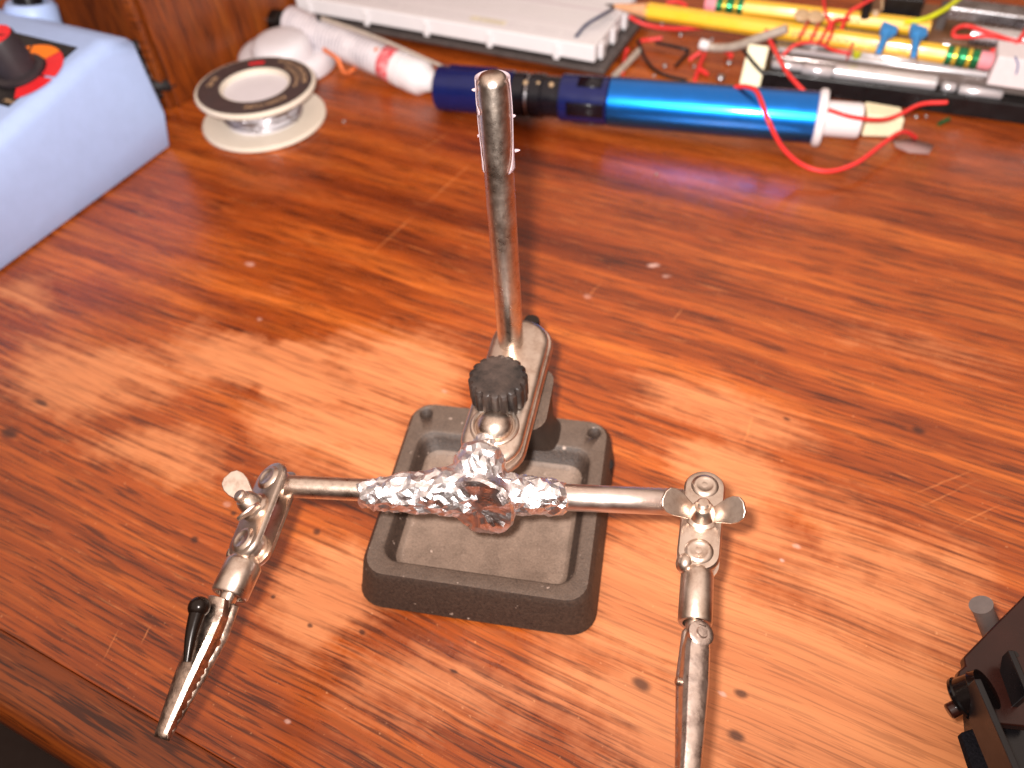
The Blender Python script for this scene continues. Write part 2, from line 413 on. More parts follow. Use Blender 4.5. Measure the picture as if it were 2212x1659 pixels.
def stripe_red():
    t = NT('red_print_band'); geo = t.n('ShaderNodeTexCoord').outputs['Object']
    k = t.ramp(t.noise(geo, 420, 5, .7), [(.42, 0.), (.6, .7)])
    t.l(t.mix(k, srgb(206, 50, 62), srgb(226, 176, 178)), t.b.inputs['Base Color']); t.b.inputs['Roughness'].default_value = .4
    return t.m
M['red_band'] = stripe_red()

# ------------------------------------------------------------------ desk (setting)
ZUP = V((0, 0, 1)); XA = V((1, 0, 0)); YA = V((0, 1, 0))
EDGE_Y = 21.3
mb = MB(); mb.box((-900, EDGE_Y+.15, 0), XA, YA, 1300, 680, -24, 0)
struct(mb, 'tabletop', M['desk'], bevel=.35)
# front lipping: board with a rounded nose, a hair lower than the top
prof = [(EDGE_Y, -.25), (EDGE_Y-.6, 0.05)]
for k in range(9):
    t = math.radians(90*k/8); prof.append((12.5 - 8*math.sin(t), -8 + 8*math.cos(t) + .05))
prof += [(4.5, -22), (6, -26), (EDGE_Y, -26)]
mb = MB(); mb.loft([[V((x, y, z)) for y, z in prof] for x in (-900, 400)])
struct(mb, 'tabletop_edge', M['edge'], smooth=50)
mb = MB(); mb.box((-900, 30, 0), XA, YA, 1300, 18, -700, -27)
struct(mb, 'desk_front', M['panel'])
mb = MB(); mb.box((-1500, -900, -702), XA, YA, 2600, 2000, -2, 0)
struct(mb, 'floor', M['floor'])

# wooden side panel behind the soldering station
pn = thing('wooden_panel', (-318, 252, 0), 'dark oak side panel standing upright at the back left of the desk', 'panel')
mb = MB(); mb.box((-334, 254, 0.2), XA, YA, 15, 400, 0, 330)
build(mb, 'side_board', M['panel'], pn, bevel=.6)
mb = MB(); mb.box((-392, 262, 0.2), XA, YA, 57, 12, 0, 330)
build(mb, 'front_board', wood('panel_oak_dark', along='z', worn=False, orange=.2, gloss=.35, seed=8, dark=.5), pn, bevel=.6)
mb = MB(); mb.box((-326, 250, 0.2), XA, YA, 5, 3.5, 0, 330)
build(mb, 'edge_strip', M['edge'], pn, bevel=.8)

# ------------------------------------------------------------------ third hand
BC = V((-68.2, 108.6, 0))
hand = thing('third_hand', BC, 'third hand with cast iron base, foil wrapped cross arm, upright rod and two alligator clips', 'third hand tool')
yaw = math.radians(16.3); U = V((math.cos(yaw), math.sin(yaw), 0)); W = V((-math.sin(yaw), math.cos(yaw), 0))
def hb(u, v, z): return BC + U*u + W*v + ZUP*z
def loop(pts, z): return [hb(x, y, z) for x, y in pts]
n_ = 6
mb = MB()
rings = [loop(rrect(63.4, 63.0, 7, n_, 0, -.8), .6), loop(rrect(64, 63.6, 7, n_, 0, -.8), 1.6), loop(rrect(63.6, 63, 7, n_, 0, -.8), 2.2), loop(rrect(60.6, 60.2, 6.5, n_), 11.4), loop(rrect(58.2, 58.0, 5.5, n_), 13.0),
         loop(rrect(52.0, 44.8, 5.0, n_, 0, -2.8), 13.0), loop(rrect(50.8, 43.6, 4.8, n_, 0, -3.0), 12.7), loop(rrect(49.2, 42.2, 4.6, n_, .1, -3.3), 11.5), loop(rrect(46.4, 39.8, 4.2, n_, .2, -4.1), 8.2), loop(rrect(44.0, 37.6, 4, n_, .2, -4.4), 7.4)]
mb.loft(rings)
base = build(mb, 'base', M['iron'], hand, smooth=42)
cut = []
for sx in (-1, 1):
    c = MB(); c.cyl(hb(sx*25.4, 25.0, -5), hb(sx*25.4, 25.0, 20), 2.0, seg=24)
    cut.append(build(c, 'cutter', M['iron'], hand))
for c in cut:
    m = base.modifiers.new('hole', 'BOOLEAN'); m.operation = 'DIFFERENCE'; m.object = c; m.solver = 'EXACT'
bpy.context.view_layer.update()
dg = bpy.context.evaluated_depsgraph_get()
me2 = bpy.data.meshes.new_from_object(base.evaluated_get(dg))
base.modifiers.clear(); old = base.data; base.data = me2
for c in cut: bpy.data.objects.remove(c)
base.data.name = 'base'
for (u, v, r) in ((-24.5, 29.6, 2.4), (24.5, 29.6, 2.4), (29.6, 19, 2.4), (-26, -26, 3), (26, -26, 3)):
    mb = MB(); mb.lathe([(r*.9, .1), (r, .6), (r, 7.0), (r*.7, 7.8)] if v > 0 else [(r*.9, .05), (r, .3), (r, 1.4)], hb(u, v, 0), ZUP, 20)
    build(mb, 'rubber_foot', M['rubber'], base)
# cast lug carrying the clamp
Kc = P(1122, 860, 38)                         # centre of clamp plates
cl_a, cl_b = P(1064, 958, 39), P(1124, 748, 41)
cd = (cl_b - cl_a); CL = cd.length; cd.normalize()
cs = cd.cross(ZUP).normalized()               # to the right
cn = cs.cross(cd).normalized()                # clamp normal, up
lug_o = (cl_a*.42 + cl_b*.58)
mb = MB()
lt = lug_o + cs*3.4 - cn*4.3; lb0 = hb(3.5, 23.5, 12)
lu = [lb0, lb0.lerp(lt, .25), lb0.lerp(lt, .7), lt]
sz = [(25, 13), (19, 13), (16, 18), (15, 23)]
mb.loft([[c + (U*x + W*y) for x, y in rrect(w, h, min(w, h)*.35, 5)] for c, (w, h) in zip(lu, sz)])
build(mb, 'mounting_lug', M['iron'], hand, smooth=50)
# clamp plates: dished stadium plates, one above the other
def dish(mb, L, w, o, ex, ey, ez, th=1.0, rim=1.6):
    a = stadium(L, w); b = stadium(L, w-1.2); c = stadium(L, w-3.6)
    f = lambda pts, h: [o + ex*x + ey*y + ez*h for x, y in pts]
    mb.loft([f(b, -th-rim), f(a, -rim-th*.3), f(a, -rim+.3), f(stadium(L, w-.8), -.5), f(c, 0)])
mid = (cl_a + cl_b)/2
clamp = thing('clamp_tmp', mid, '', '') if False else None
ball_f = P(1055, 925, 38); ball_b = P(1107, 772, 39)
mb = MB(); dish(mb, CL, 15.6, mid + cn*3.2, cd, -cs, cn)
up = build(mb, 'clamp_plate', M['nickel'], hand, smooth=45)
mb = MB(); dish(mb, CL+2, 16, mid - cn*2.2 + cs*.8, cd, -cs, -cn)
build(mb, 'clamp_plate', M['nickel'], hand, smooth=45)
# raised ring around the front ball
bf = cl_a + cn*3.2 + cd*3.2
mb = MB()
def ring(mb, o, ax, R, r, seg=40, m=10):
    e1, e2, a = frame(ax); rings = []
    for i in range(seg+1):
        t = 2*math.pi*i/seg; d = e1*math.cos(t)+e2*math.sin(t)
        rings.append([o + d*(R + r*math.cos(2*math.pi*j/m)) + a*r*math.sin(2*math.pi*j/m) for j in range(m)])
    mb.loft(rings, False, False)
ring(mb, bf + cn*.1, cn, 5.6, .7)
build(mb, 'socket_rim', M['nickel'], up)
mb = MB(); mb.sph(bf - cn*1.5, 5.0, 32)
build(mb, 'ball', M['rodmetal'], hand)
mb = MB(); mb.cyl(bf - cn*1.0, P(1048, 1010, 38), 2.6)
build(mb, 'ball_stem', M['rodmetal'], hand)
# bolt and fluted knob
kb = Ppl(1079, 850, mid + cn*4.0, cn); 
mb = MB(); mb.lathe([(6.8, 0), (7.5, .6), (7.5, 7.2), (7.0, 7.9), (6.3, 8.2), (5.2, 8.2), (1.2, 8.5), (.01, 8.5)], kb - cn*.9, cn, 160, None, 18, .11)
knob = build(mb, 'clamp_knob', M['knob'], hand, smooth=30)
mb = MB(); mb.cyl(P(1148, 712, 33), P(1149, 690, 37), 2.1)
for k in range(4):
    q = P(1148, 712, 33).lerp(P(1149, 690, 37), .25+.2*k); ring(mb, q, P(1149, 690, 37)-P(1148, 712, 33), 2.1, .28, 24, 6)
build(mb, 'bolt_end', M['darkclip'], hand)
# upright rod with torn clear sleeve
r0 = P(1106, 775, 38); r1 = P(1063, 158, 117.5); rd = (r1 - r0); RL = rd.length; rd.normalize(); RR = 3.45
mb = MB(); mb.lathe([(RR, 0), (RR, RL-2.0), (RR-.25, RL-1.1), (RR-1.0, RL-.25), (RR-1.5, RL), (.01, RL)], r0, rd, 48)
rod = build(mb, 'upright_rod', M['rodmetal'], hand, smooth=60)
e1, e2, ea = frame(rd, -c_fwd)               # e1 faces the camera
mb = MB(); rings = []; NS = 26
for i in range(NS+1):
    s = i/NS; h = RL - .8 - 21*(1-s)
    # half opening of the torn window in front
    w_ = math.sin(math.pi*min(1, s*.8 + .02))
    op = math.radians(24 + 58*w_**.7); opl = math.radians(62 + 22*w_ - (26 if .64 < s < .72 else 0) + 3*math.sin(s*40))
    row = []
    for j in range(31):
        t = op + (2*math.pi - op - opl)*j/30
        rr = RR + .32 + .08*math.sin(7*s + 2*t)
        row.append(r0 + ea*h + (e1*math.cos(t) + e2*math.sin(t))*rr)
    rings.append(row)
mb.loft(rings, False, False, closed=False)
sl = build(mb, 'torn_sleeve', M['film'], rod, smooth=60, solid=.12)
mb = MB()
for (h, t, L) in ((RL-3, -80, .7), (RL-13.5, -85, .3), (RL-17.5, 80, 1.2), (RL-9.5, 84, .6)):
    d = e1*math.cos(math.radians(t)) + e2*math.sin(math.radians(t))
    o = r0 + ea*h + d*(RR+.5)
    mb.lathe([(.4, 0), (.3, L*.6), (.05, L)], o, d + ea*.15, 8)
build(mb, 'sleeve_shreds', M['film'], rod)

# cross arm
aL = P(618, 1050, 38.5); aR = P(1478, 1085, 38.0); aM = P(1045, 1066, 38)
fl = P(790, 1062, 38.3); fr = P(1225, 1075, 38)
AR = 2.75
mb = MB(); mb.cyl(fl.lerp(aM, .4), aL, AR, seg=40); build(mb, 'cross_arm', M['rodmetal'], hand, smooth=60)
mb = MB(); mb.cyl(fr.lerp(aM, .4), aR, AR+.45, seg=40, bev=.4); build(mb, 'cross_arm', M['armmetal'], hand, smooth=60)
# foil wrap
mb = MB(); parts = []
def cap(mb, a, b, r1, r2, seg=20):
    a, b = V(a), V(b); L = (b-a).length
    pr = [(r1*math.cos(math.radians(-90+90*k/6)) + 1e-3, r1*math.sin(math.radians(-90+90*k/6))) for k in range(7)]
    pr += [(r2*math.cos(math.radians(90*k/6)) + 1e-3, L + r2*math.sin(math.radians(90*k/6))) for k in range(7)]
    mb.lathe(pr, a, b-a, seg)
cap(mb, P(802, 1066, 38.3), P(925, 1064, 38), 3.8, 5.3)
cap(mb, P(925, 1064, 38), P(1000, 1058, 38), 5.3, 6.4)
cap(mb, P(1110, 1068, 38), P(1200, 1076, 38), 4.9, 4.2)
cap(mb, P(1038, 1050, 38.5), P(1036, 1005, 41), 6.6, 6.4)
cap(mb, P(1040, 1005, 41), P(1050, 958, 41), 5.6, 3.0)
foil = build(mb, 'foil_wrap', M['foil'], hand, smooth=0)
m = foil.modifiers.new('rm', 'REMESH'); m.mode = 'VOXEL'; m.voxel_size = .00042
bpy.context.view_layer.update()
me2 = bpy.data.meshes.new_from_object(foil.evaluated_get(bpy.context.evaluated_depsgraph_get()))
foil.modifiers.clear(); foil.data = me2; me2.name = 'foil_wrap'
me2.calc_loop_triangles()
nrm = [v.normal.copy() for v in me2.vertices]
for v, nn in zip(me2.vertices, nrm):
    q = v.co*1000
    d, pts = noise.voronoi(q*.30, distance_metric='DISTANCE', exponent=2.5)
    k2 = noise.noise(q*.35)*.9 + noise.noise(q*.8)*.45
    v.co += nn*(min((d[1]-d[0])*.7, .5) + k2*.8 - .2)*.001
m = foil.modifiers.new('dec', 'DECIMATE'); m.ratio = .085
bpy.context.view_layer.update()
me3 = bpy.data.meshes.new_from_object(foil.evaluated_get(bpy.context.evaluated_depsgraph_get()))
foil.modifiers.clear(); foil.data = me3; me3.name = 'foil_wrap'
me3.shade_smooth(); me3.set_sharp_from_angle(angle=math.radians(11))

dn_ = V((.10, -.97, .22)).normalized(); dc = P(1047, 1078, 38) + dn_*2.0
e1, e2, _ = frame(dn_); mb = MB(); rings = []
for rr_, hh_ in ((5.5, -5.5), (7.6, -3.4), (8.7, -1.2), (8.9, .1), (8.5, .9), (7.2, 1.35), (5.6, 1.6), (4, 1.7), (2.4, 1.8), (.9, 1.8)):
    row = []
    for j in range(48):
        t = 2*math.pi*j/48; q = V((math.cos(t)*rr_, math.sin(t)*rr_, hh_))
        k = 1 + .05*noise.noise(V((math.cos(t)*1.7, math.sin(t)*1.7, hh_*.2)))
        row.append(dc + e1*q.x*k + e2*q.y*k*.95 + dn_*(hh_ + .8*noise.noise(q*.28) + .75*abs(noise.noise(q*.6)) + .35*noise.noise(q*1.3)))
    rings.append(row)
mb.loft(rings); build(mb, 'foil_cap', M['foil_smooth'], foil, smooth=18)

# swivel joints, wing nuts and clips
def joint(A, B, n, wing_dir, wing_tilt):
    """A: ball on the arm end, B: ball of the clip socket, n: plate normal towards the nut"""
    d = (B - A); L = d.length; d.normalize(); n = (n - d*n.dot(d)).normalized(); s = d.cross(n).normalized(); o = (A+B)/2
    for sg in (1, -1):
        mb = MB(); pts = stadium(L, 9.4, 14); inn = stadium(L, 7.2, 14)
        f = lambda q, h: [o + d*x - s*y*1.0 + n*(sg*h) for x, y in q]
        mb.loft([f(inn, 1.5), f(pts, 1.7), f(pts, 2.3), f(stadium(L, 8.6, 14), 2.9), f(inn, 3.1)])
        pl = build(mb, 'swivel_plate', M['nickel'], hand, smooth=40)
        for q in (A, B):
            mb = MB(); mb.lathe([(3.3, 2.9), (3.1, 3.25), (2.4, 3.7), (2.0, 3.75), (1.8, 3.6), (.01, 3.6)], q, n*sg, 28)
            build(mb, 'ball_seat', M['nickel'], pl, smooth=50)
    mb = MB(); mb.sph(A, 3.7, 24); mb.sph(B, 3.7, 24); build(mb, 'ball', M['nickel'], hand, smooth=60)
    # wing nut
    w = (V(wing_dir) - n*V(wing_dir).dot(n)).normalized(); t = n.cross(w)
    wo = o + n*3.1
    mb = MB(); mb.lathe([(3.6, 0), (3.6, .7), (2.9, 1.2), (2.4, 3.6), (1.9, 4.3), (1.5, 4.3), (1.5, 5.6), (1.1, 6.0), (.01, 6.0)], wo, n, 28)
    nut = build(mb, 'wing_nut', M['nickel'], hand, smooth=40)
    for sg in (1, -1):
        a = (w*sg*.78 + n*.62).normalized(); b = (t*.92 + n*wing_tilt).normalized(); b = (b - a*b.dot(a)).normalized(); c = a.cross(b)
        prof = [(0, 1.7), (1.8, 1.8), (3.5, 2.3), (5.4, 2.9), (7.2, 3.0), (8.8, 2.4), (9.5, 1.1)]
        poly = [(x, y) for x, y in prof] + [(x, -y) for x, y in reversed(prof)]
        mb = MB(); o2 = wo + w*sg*1.4 + n*.6
        mb.prism(poly, o2, a, b, -.4, .4, c)
        build(mb, 'wing', M['nickel'], nut, smooth=40, bevel=.25)

def jaw(O, d, upv, stations, teeth=0, flip=1, mat='clipmetal', name='jaw', step=12):
    s = d.cross(upv).normalized(); rows = []
    st = []
    for i in range(len(stations)-1):
        for k in range(step):
            t = k/step; st.append(tuple(stations[i][q]*(1-t) + stations[i+1][q]*t for q in range(4)))
    st.append(stations[-1])
    for i, (x, w, h, tp) in enumerate(st):
        hh = h + (teeth if (teeth and x > .45*stations[-1][0] and i % 2) else 0)
        row = [(-w/2, tp-hh), (-w/2, tp-h*.3-.3), (-w*.38, tp-.08*w), (-w*.16, tp), (w*.16, tp), (w*.38, tp-.08*w), (w/2, tp-h*.3-.3), (w/2, tp-hh)]
        rows.append([O + d*x + s*a + upv*b for a, b in row])
    mb = MB(); mb.loft(rows, False, False, closed=False)
    return build(mb, name, M[mat], hand, smooth=24, solid=.55)

def clip(B, d, upv, L, lever=True, barrel=(9.5, 3.6), ws=1.0, mat='clipmetal'):
    d = d.normalized(); upv = (upv - d*upv.dot(d)).normalized(); s = d.cross(upv)
    b0 = B + d*2.6
    mb = MB(); mb.lathe([(2.6, 0), (3.4, .8), (barrel[1], 2.0), (barrel[1], barrel[0]-.4), (barrel[1]-.3, barrel[0]), (barrel[1]-1.0, barrel[0]), (barrel[1]-1.1, barrel[0]-2.5), (.01, barrel[0]-2.5)], b0, d, 36)
    bar = build(mb, 'socket_barrel', M['nickel'], hand, smooth=40)
    mb = MB(); mb.sph(b0 + s*3.4 + upv*.6, 2.3, 20, (1, 1, .8), s); build(mb, 'set_screw', M['nickel'], bar, smooth=50)
    p0 = b0 + d*(barrel[0]-2.6)
    mb = MB(); mb.tube([p0, p0 + d*2.6, p0 + d*4.6, p0 + d*8], 2.3, 16, 3, 1.5); build(mb, 'clip_neck', M['nickel'], hand, smooth=60)
    c0 = p0 + d*4.2
    # fixed lower jaw
    jaw(c0 - upv*.2, d, -upv, [(0, 4.4*ws, 2.6, 2.3), (L*.25, 5.6*ws, 3.2, 2.9), (L*.55, 4.6*ws, 2.4, 2.3), (L, 2.8, 1.2, .9)], .5, mat=mat)
    # sprung upper jaw with its thumb lever
    top = jaw(c0 + upv*.3, d, upv, [(0, 4.2*ws, 2.0, 3.4), (L*.12, 5.6*ws, 3.0, 3.0), (L*.3, 5.8*ws, 3.4, 3.0), (L*.6, 4.6*ws, 2.6, 2.4), (L, 2.8, 1.3, .9)], .5, mat=mat)
    mb = MB(); mb.cyl(c0 + d*L*.3 - s*3.4, c0 + d*L*.3 + s*3.4, .9, seg=16, bev=.2)
    build(mb, 'pivot_pin', M['nickel'], hand, smooth=40)
    return c0, s, upv, d

# left arm end
LA = P(598, 1046, 39.0); LB = P(545, 1180, 38.5)
ln = V((-.42, -.22, .88))
joint(LA, LB, ln, P(500, 990, 42) - P(566, 1080, 42), .1)
ltip = P(358, 1578, 33.0)
c0, s, u, d = clip(LB, ltip - LB, V((-.38, -.12, .93)), 29.0, barrel=(9.5, 4.2), ws=1.12)
mb = MB()
lv = [P(404, 1430, 39.5), P(414, 1370, 41), P(430, 1312, 42)]
mb.tube(lv, .8, 14, 6, 1.9); mb.sph(lv[-1], 2.35, 20); build(mb, 'thumb_lever', M['darkclip'], hand, smooth=60)
# right arm end
RA = P(1521, 1066, 38.5); RB = P(1508, 1206, 38.5)
rn = V((0.02, -.38, .92))
joint(RA, RB, rn, P(1590, 1085, 44) - P(1450, 1060, 44), .6)
rtip = P(1478, 1800, 37.0)
c0, s, u, d = clip(RB, rtip - RB, V((.34, -.12, .93)), 38.0, barrel=(13, 3.6), ws=.86, mat='clipmetal2')
mb = MB(); mb.lathe([(2.7, -.6), (2.7, .5), (2.2, .8), (1.3, .8), (1.1, 1.3), (.01, 1.4)], c0 + d*1.6 + u*3.1, u, 24); build(mb, 'thumb_lever', M['clipmetal2'], hand, smooth=50)

# ------------------------------------------------------------------ soldering station
BX = -297.0
sta = thing('soldering_station', (-345, 170, 0), 'light blue plastic soldering station with black dial panel', 'soldering station')
# right side profile (y, z): sloping top, falling towards the front
yb, yf = 226.0, 80.0
def ztop(y): return 57 - (228 - y)*.16
def sect(x, drop, inset):
    return [(x, yb - inset*.5, 0.3), (x, yb + 4 - inset, 14), (x, yb + 2 - inset, 48 - drop), (x, yb - 8, ztop(yb-8) - drop), (x, yf, ztop(yf) - drop), (x, yf, .3)]
xs = [(BX - 1.2, 0, 3), (BX, 2.2, 3)]
mb = MB()
def prof_at(x, ins, dz):
    return [V((x, yb - ins, .3 + ins*.3)), V((x, yb + 4 - ins, 15)), V((x, yb + 2.0 - ins, ztop(yb) - 8 - dz)), V((x, yb - 12 - ins, ztop(yb-12) - dz)), V((x, yf + ins, ztop(yf) - dz)), V((x, yf + ins, .3 + ins*.3))]
mb.loft([prof_at(BX - 110, 0, 0), prof_at(BX - 6.5, 0, 0), prof_at(BX - 2.2, .6, 1.0), prof_at(BX - .4, 2.2, 3.6), prof_at(BX, 3.2, 6.2)])
build(mb, 'body', M['blue_box'], sta, smooth=60)
pnn = V((0, -.16, 1)).normalized(); po = V((BX, 228, 57)) + pnn*.25
ey_ = V((0, 1, .16)).normalized()
pa, pb = Ppl(180, 105, po, pnn), Ppl(42, 237, po, pnn)
xr = max(pa.x, pb.x) if False else (pa.x + pb.x)/2
xr = min(xr, BX - 9); y1 = pa.y; y0 = pb.y
def pp(x, y, h=0): 
    return V((x, y, ztop(y))) + pnn*h
mb = MB(); mb.loft([[pp(xr-80, y0, h), pp(xr, y0, h), pp(xr, y1, h), pp(xr-80, y1, h)] for h in (-.5, .35)])
panel = build(mb, 'dial_panel', M['black_panel'], sta, bevel=.15)
# circle of the printed scale, from three points on it
q = [Ppl(x, y, po, pnn) for x, y in ((75, 99), (138, 130), (32, 214))]
ax, ay, bx, by, cx, cy = q[0].x, q[0].y, q[1].x, q[1].y, q[2].x, q[2].y
dd = 2*(ax*(by-cy)+bx*(cy-ay)+cx*(ay-by))
ux = ((ax*ax+ay*ay)*(by-cy)+(bx*bx+by*by)*(cy-ay)+(cx*cx+cy*cy)*(ay-by))/dd
uy = ((ax*ax+ay*ay)*(cx-bx)+(bx*bx+by*by)*(ax-cx)+(cx*cx+cy*cy)*(bx-ax))/dd
Rk = math.hypot(ax-ux, ay-uy)
print('dial', ux, uy, Rk, 'panel', xr, y0, y1)
def arc(a0, a1, r0, r1, h, mat, par, name):
    mb = MB(); rows = []; n = 16
    for hh in (h, h+.12):
        pts = [pp(ux + r1*math.cos(math.radians(a0+(a1-a0)*k/n)), uy + r1*math.sin(math.radians(a0+(a1-a0)*k/n)), hh) for k in range(n+1)]
        pts += [pp(ux + r0*math.cos(math.radians(a1+(a0-a1)*k/n)), uy + r0*math.sin(math.radians(a1+(a0-a1)*k/n)), hh) for k in range(n+1)]
        rows.append(pts)
    mb.loft(rows); return build(mb, name, M[mat], par, smooth=0)
def ang(x, y):
    w = Ppl(x, y, po, pnn); return math.degrees(math.atan2(w.y-uy, w.x-ux))
aO0, aO1, aR1, aR2 = ang(70, 105), ang(122, 115), ang(115, 168), ang(33, 208)
arc(aO1, aO0, Rk*.62, Rk, .45, 'orange_print', panel, 'scale_segment')
arc(aR1+2, aO1-2, Rk*.62, Rk, .45, 'red_print', panel, 'scale_segment')
arc(aR2, aR1-3, Rk*.62, Rk, .45, 'red_print', panel, 'scale_segment')
arc(aO0+4, aO0+60, Rk*.62, Rk, .45, 'orange_print', panel, 'scale_segment')
mw = Ppl(21, 220, po, pnn)
tm = text_mb('MAX', 3.0, lambda x, y: pp(mw.x + x*.9, mw.y + y, .5)); build(tm, 'lettering', M['gold'], panel, smooth=0)
kc = pp(ux, uy, .5)
KR = Rk*.56
mb = MB(); mb.lathe([(KR*1.05, 0), (KR*1.05, 1.4), (KR*.80, 2.0), (KR*.72, 15.2), (KR*.68, 16)], kc, pnn, 48)
kn = build(mb, 'temperature_knob', M['knob_dark'], sta, smooth=40)
mb = MB(); mb.lathe([(KR*.66, 15.8), (KR*.66, 16.35), (.01, 16.4)], kc, pnn, 40); build(mb, 'red_cap', M['red_print'], kn, smooth=40)
mb = MB(); mb.prism([(-.5, -1), (.5, -1), (.5, KR*.62), (-.5, KR*.62)], kc + pnn*16.3, V((.3, -.95, 0)).normalized(), V((.95, .3, 0)).normalized(), 0, .3, pnn); build(mb, 'pointer_mark', M['black'], kn, smooth=0)
# iron socket at the back and black fittings behind the box
mb = MB(); o = P(72, 34, 46)
mb.lathe([(11, -16), (11, 4), (9.5, 6), (7, 6), (6.5, 2), (.01, 2)], o, V((0, .2, 1)), 32); build(mb, 'iron_socket', M['blue_box'], sta, smooth=40)
mb = MB(); mb.lathe([(6, 0), (6.4, 8), (4, 14), (.01, 14)], o + V((0, 0, 2.5)), V((0, .2, 1)), 28); build(mb, 'socket_plug', M['black'], sta, smooth=40)
stn = thing('iron_holder', P(335, 230, 0), 'black spring iron holder lying behind the light blue soldering station', 'iron holder')
mb = MB()
for k in range(3):
    c = P(316, 128, 24).lerp(P(346, 212, 8), k/2.0); ring(mb, c + V((-9, 8, 0)), P(344, 230, 6)-P(318, 130, 24), 8.2, 3.4, 32, 12)
build(mb, 'coil', M['rubber'], stn, smooth=60)
mb = MB(); mb.cyl(P(312, 120, 26) + V((-8, 8, 0)), P(346, 238, 4) + V((-8, 8, 0)), 6.5, seg=28, bev=1); build(mb, 'inner_tube', M['black'], stn, smooth=50)
mb = MB(); mb.cyl(P(300, 85, 30) + V((-6, 10, 0)), P(313, 120, 25) + V((-6, 10, 0)), 4.5, 5.5, seg=24, bev=.8); build(mb, 'collar', M['peg'], stn, smooth=50)

# ------------------------------------------------------------------ solder spool
SC = V((-270.5, 260.5, 0))
sp = thing('solder_spool', SC, 'nearly empty cream solder spool with dark printed label ring', 'spool')
mb = MB(); mb.lathe([(28.4, .3), (29.2, .8), (29.2, 1.8), (28.6, 2.4), (17, 2.6)], SC, ZUP, 72); build(mb, 'lower_flange', M['cream_pl'], sp, smooth=35)
mb = MB(); mb.lathe([(17.6, 2.3), (17.6, 15.9)], SC, ZUP, 56); build(mb, 'core', M['white_pl'], sp, smooth=35)
mb = MB(); mb.lathe([(17, 15.7), (27.2, 15.8), (27.8, 16.4), (27.8, 17.6), (27.3, 18.2), (26.6, 18.3), (15.8, 18.3), (15.2, 18.0), (14.4, 6), (9, 4.6), (.01, 4.3)], SC, ZUP, 80); uf = build(mb, 'upper_flange', M['cream_pl'], sp, smooth=35)
mb = MB(); seg = 80
for i, (ra, rb) in enumerate(((16.2, 26.4),)):
    mb.loft([[SC + V((ra*math.cos(2*math.pi*j/seg), ra*math.sin(2*math.pi*j/seg), 18.45)) for j in range(seg)], [SC + V((rb*math.cos(2*math.pi*j/seg), rb*math.sin(2*math.pi*j/seg), 18.45)) for j in range(seg)]], False, False)
lb = build(mb, 'paper_label', M['label_dark'], uf, smooth=0)
def curved(txt, size, R, mid_deg, inward=False):
    k = 1 if not inward else -1
    def pl(x, y):
        a = math.radians(mid_deg) - k*x/R; r = R + k*y
        return SC + V((r*math.cos(a), r*math.sin(a), 18.55))
    return build(text_mb(txt, size, pl), 'lettering', M['gold'], lb, smooth=0)
curved('ROSIN CORE SOLDER', 3.0, 22.8, 62)
curved('FOR ELECTRONICS', 2.6, 19.2, 48)
curved('ROSIN CORE', 3.4, 20.6, -38, False)
curved('60/40', 4.0, 21.4, -164, True)
mb = MB(); rr = []
for k in range(13):
    a = math.radians(116 + 20*k/12); rr.append((a, 0))
mb.loft([[SC + V((r*math.cos(a), r*math.sin(a), 18.56)) for a, _ in rr] for r in (19.6, 22.2)], False, False, closed=False)
build(mb, 'red_emblem', M['red_print'], lb, smooth=0)
mb = MB()
pts = []
for k in range(150):
    a = 2*math.pi*k/30; z = 3.4 + (k/150)*8.6 + .8*math.sin(k*.37); pts.append(SC + V((18.3*math.cos(a), 18.3*math.sin(a), z)))
mb.tube(pts, .55, 8, 2)
mb.tube([SC + V((18.2*math.cos(a), 18.2*math.sin(a), 3.4 + 9*abs(math.sin(a*3)))) for a in [(-1.9 + .08*i) for i in range(24)]], .55, 8, 2)
build(mb, 'solder_wire', M['solder'], sp, smooth=60)

# white wick bobbin behind it
WC = P(622, 128, 4)
wk = thing('wick_bobbin', (WC.x, WC.y, 0), 'plain white round wick bobbin behind the solder spool', 'bobbin')
mb = MB(); mb.lathe([(22.5, .3), (24.5, 1.0), (25, 3), (24.6, 8), (23.2, 9.6), (20, 10.4), (.01, 10.6)], V((WC.x, WC.y, 0)), ZUP, 64); build(mb, 'case', M['white_pl'], wk, smooth=50)
hc = P(603, 92, 17)
mb = MB(); mb.lathe([(15.5, -9), (15, -2), (13.5, 1), (10.5, 2.6), (6, 3.2), (.01, 3.4)], hc, V((0, -.1, 1)), 48); build(mb, 'hub', M['white_pl'], wk, smooth=60)
mb = MB(); mb.tube([P(700, 106, 12), P(728, 126, 9), P(744, 156, 2.5), P(765, 148, 3), P(786, 124, 10), P(800, 113, 13), P(815, 109, 17)], 1.35, 10, 8)
build(mb, 'copper_braid', M['copper'], wk, smooth=60)

# ------------------------------------------------------------------ white solder tube
ta, tb = P(628, 46, 17), P(873, 152, 8.5)
td = (tb - ta); TL = td.length; td.normalize()
tu = thing('solder_tube', (ta.x, ta.y, 0), 'white solder tube with red band and white nozzle cap', 'tube')
def tube_uv(prof, name, mat, par):
    mb = MB(); mb.lathe(prof, ta, td, 48); o = build(mb, name, mat, par, smooth=40)
    uv = o.data.uv_layers.new(name='UVMap'); b = wloc(par)
    for lp in o.data.loops:
        p = o.data.vertices[lp.vertex_index].co + b - ta*S
        x = p.dot(td)/(TL*S); uv.data[lp.index].uv = (x*3.0, math.atan2(p.cross(td).z, p.z)/6.283)
    return o
TR = 7.9
tube_uv([(TR-.8, -.2), (TR, .4)] + [(TR + .1*math.sin(i), TL*.86*i/24 + .5) for i in range(1, 24)] + [(TR, TL*.86)], 'coil_body', M['tube_white'], tu)
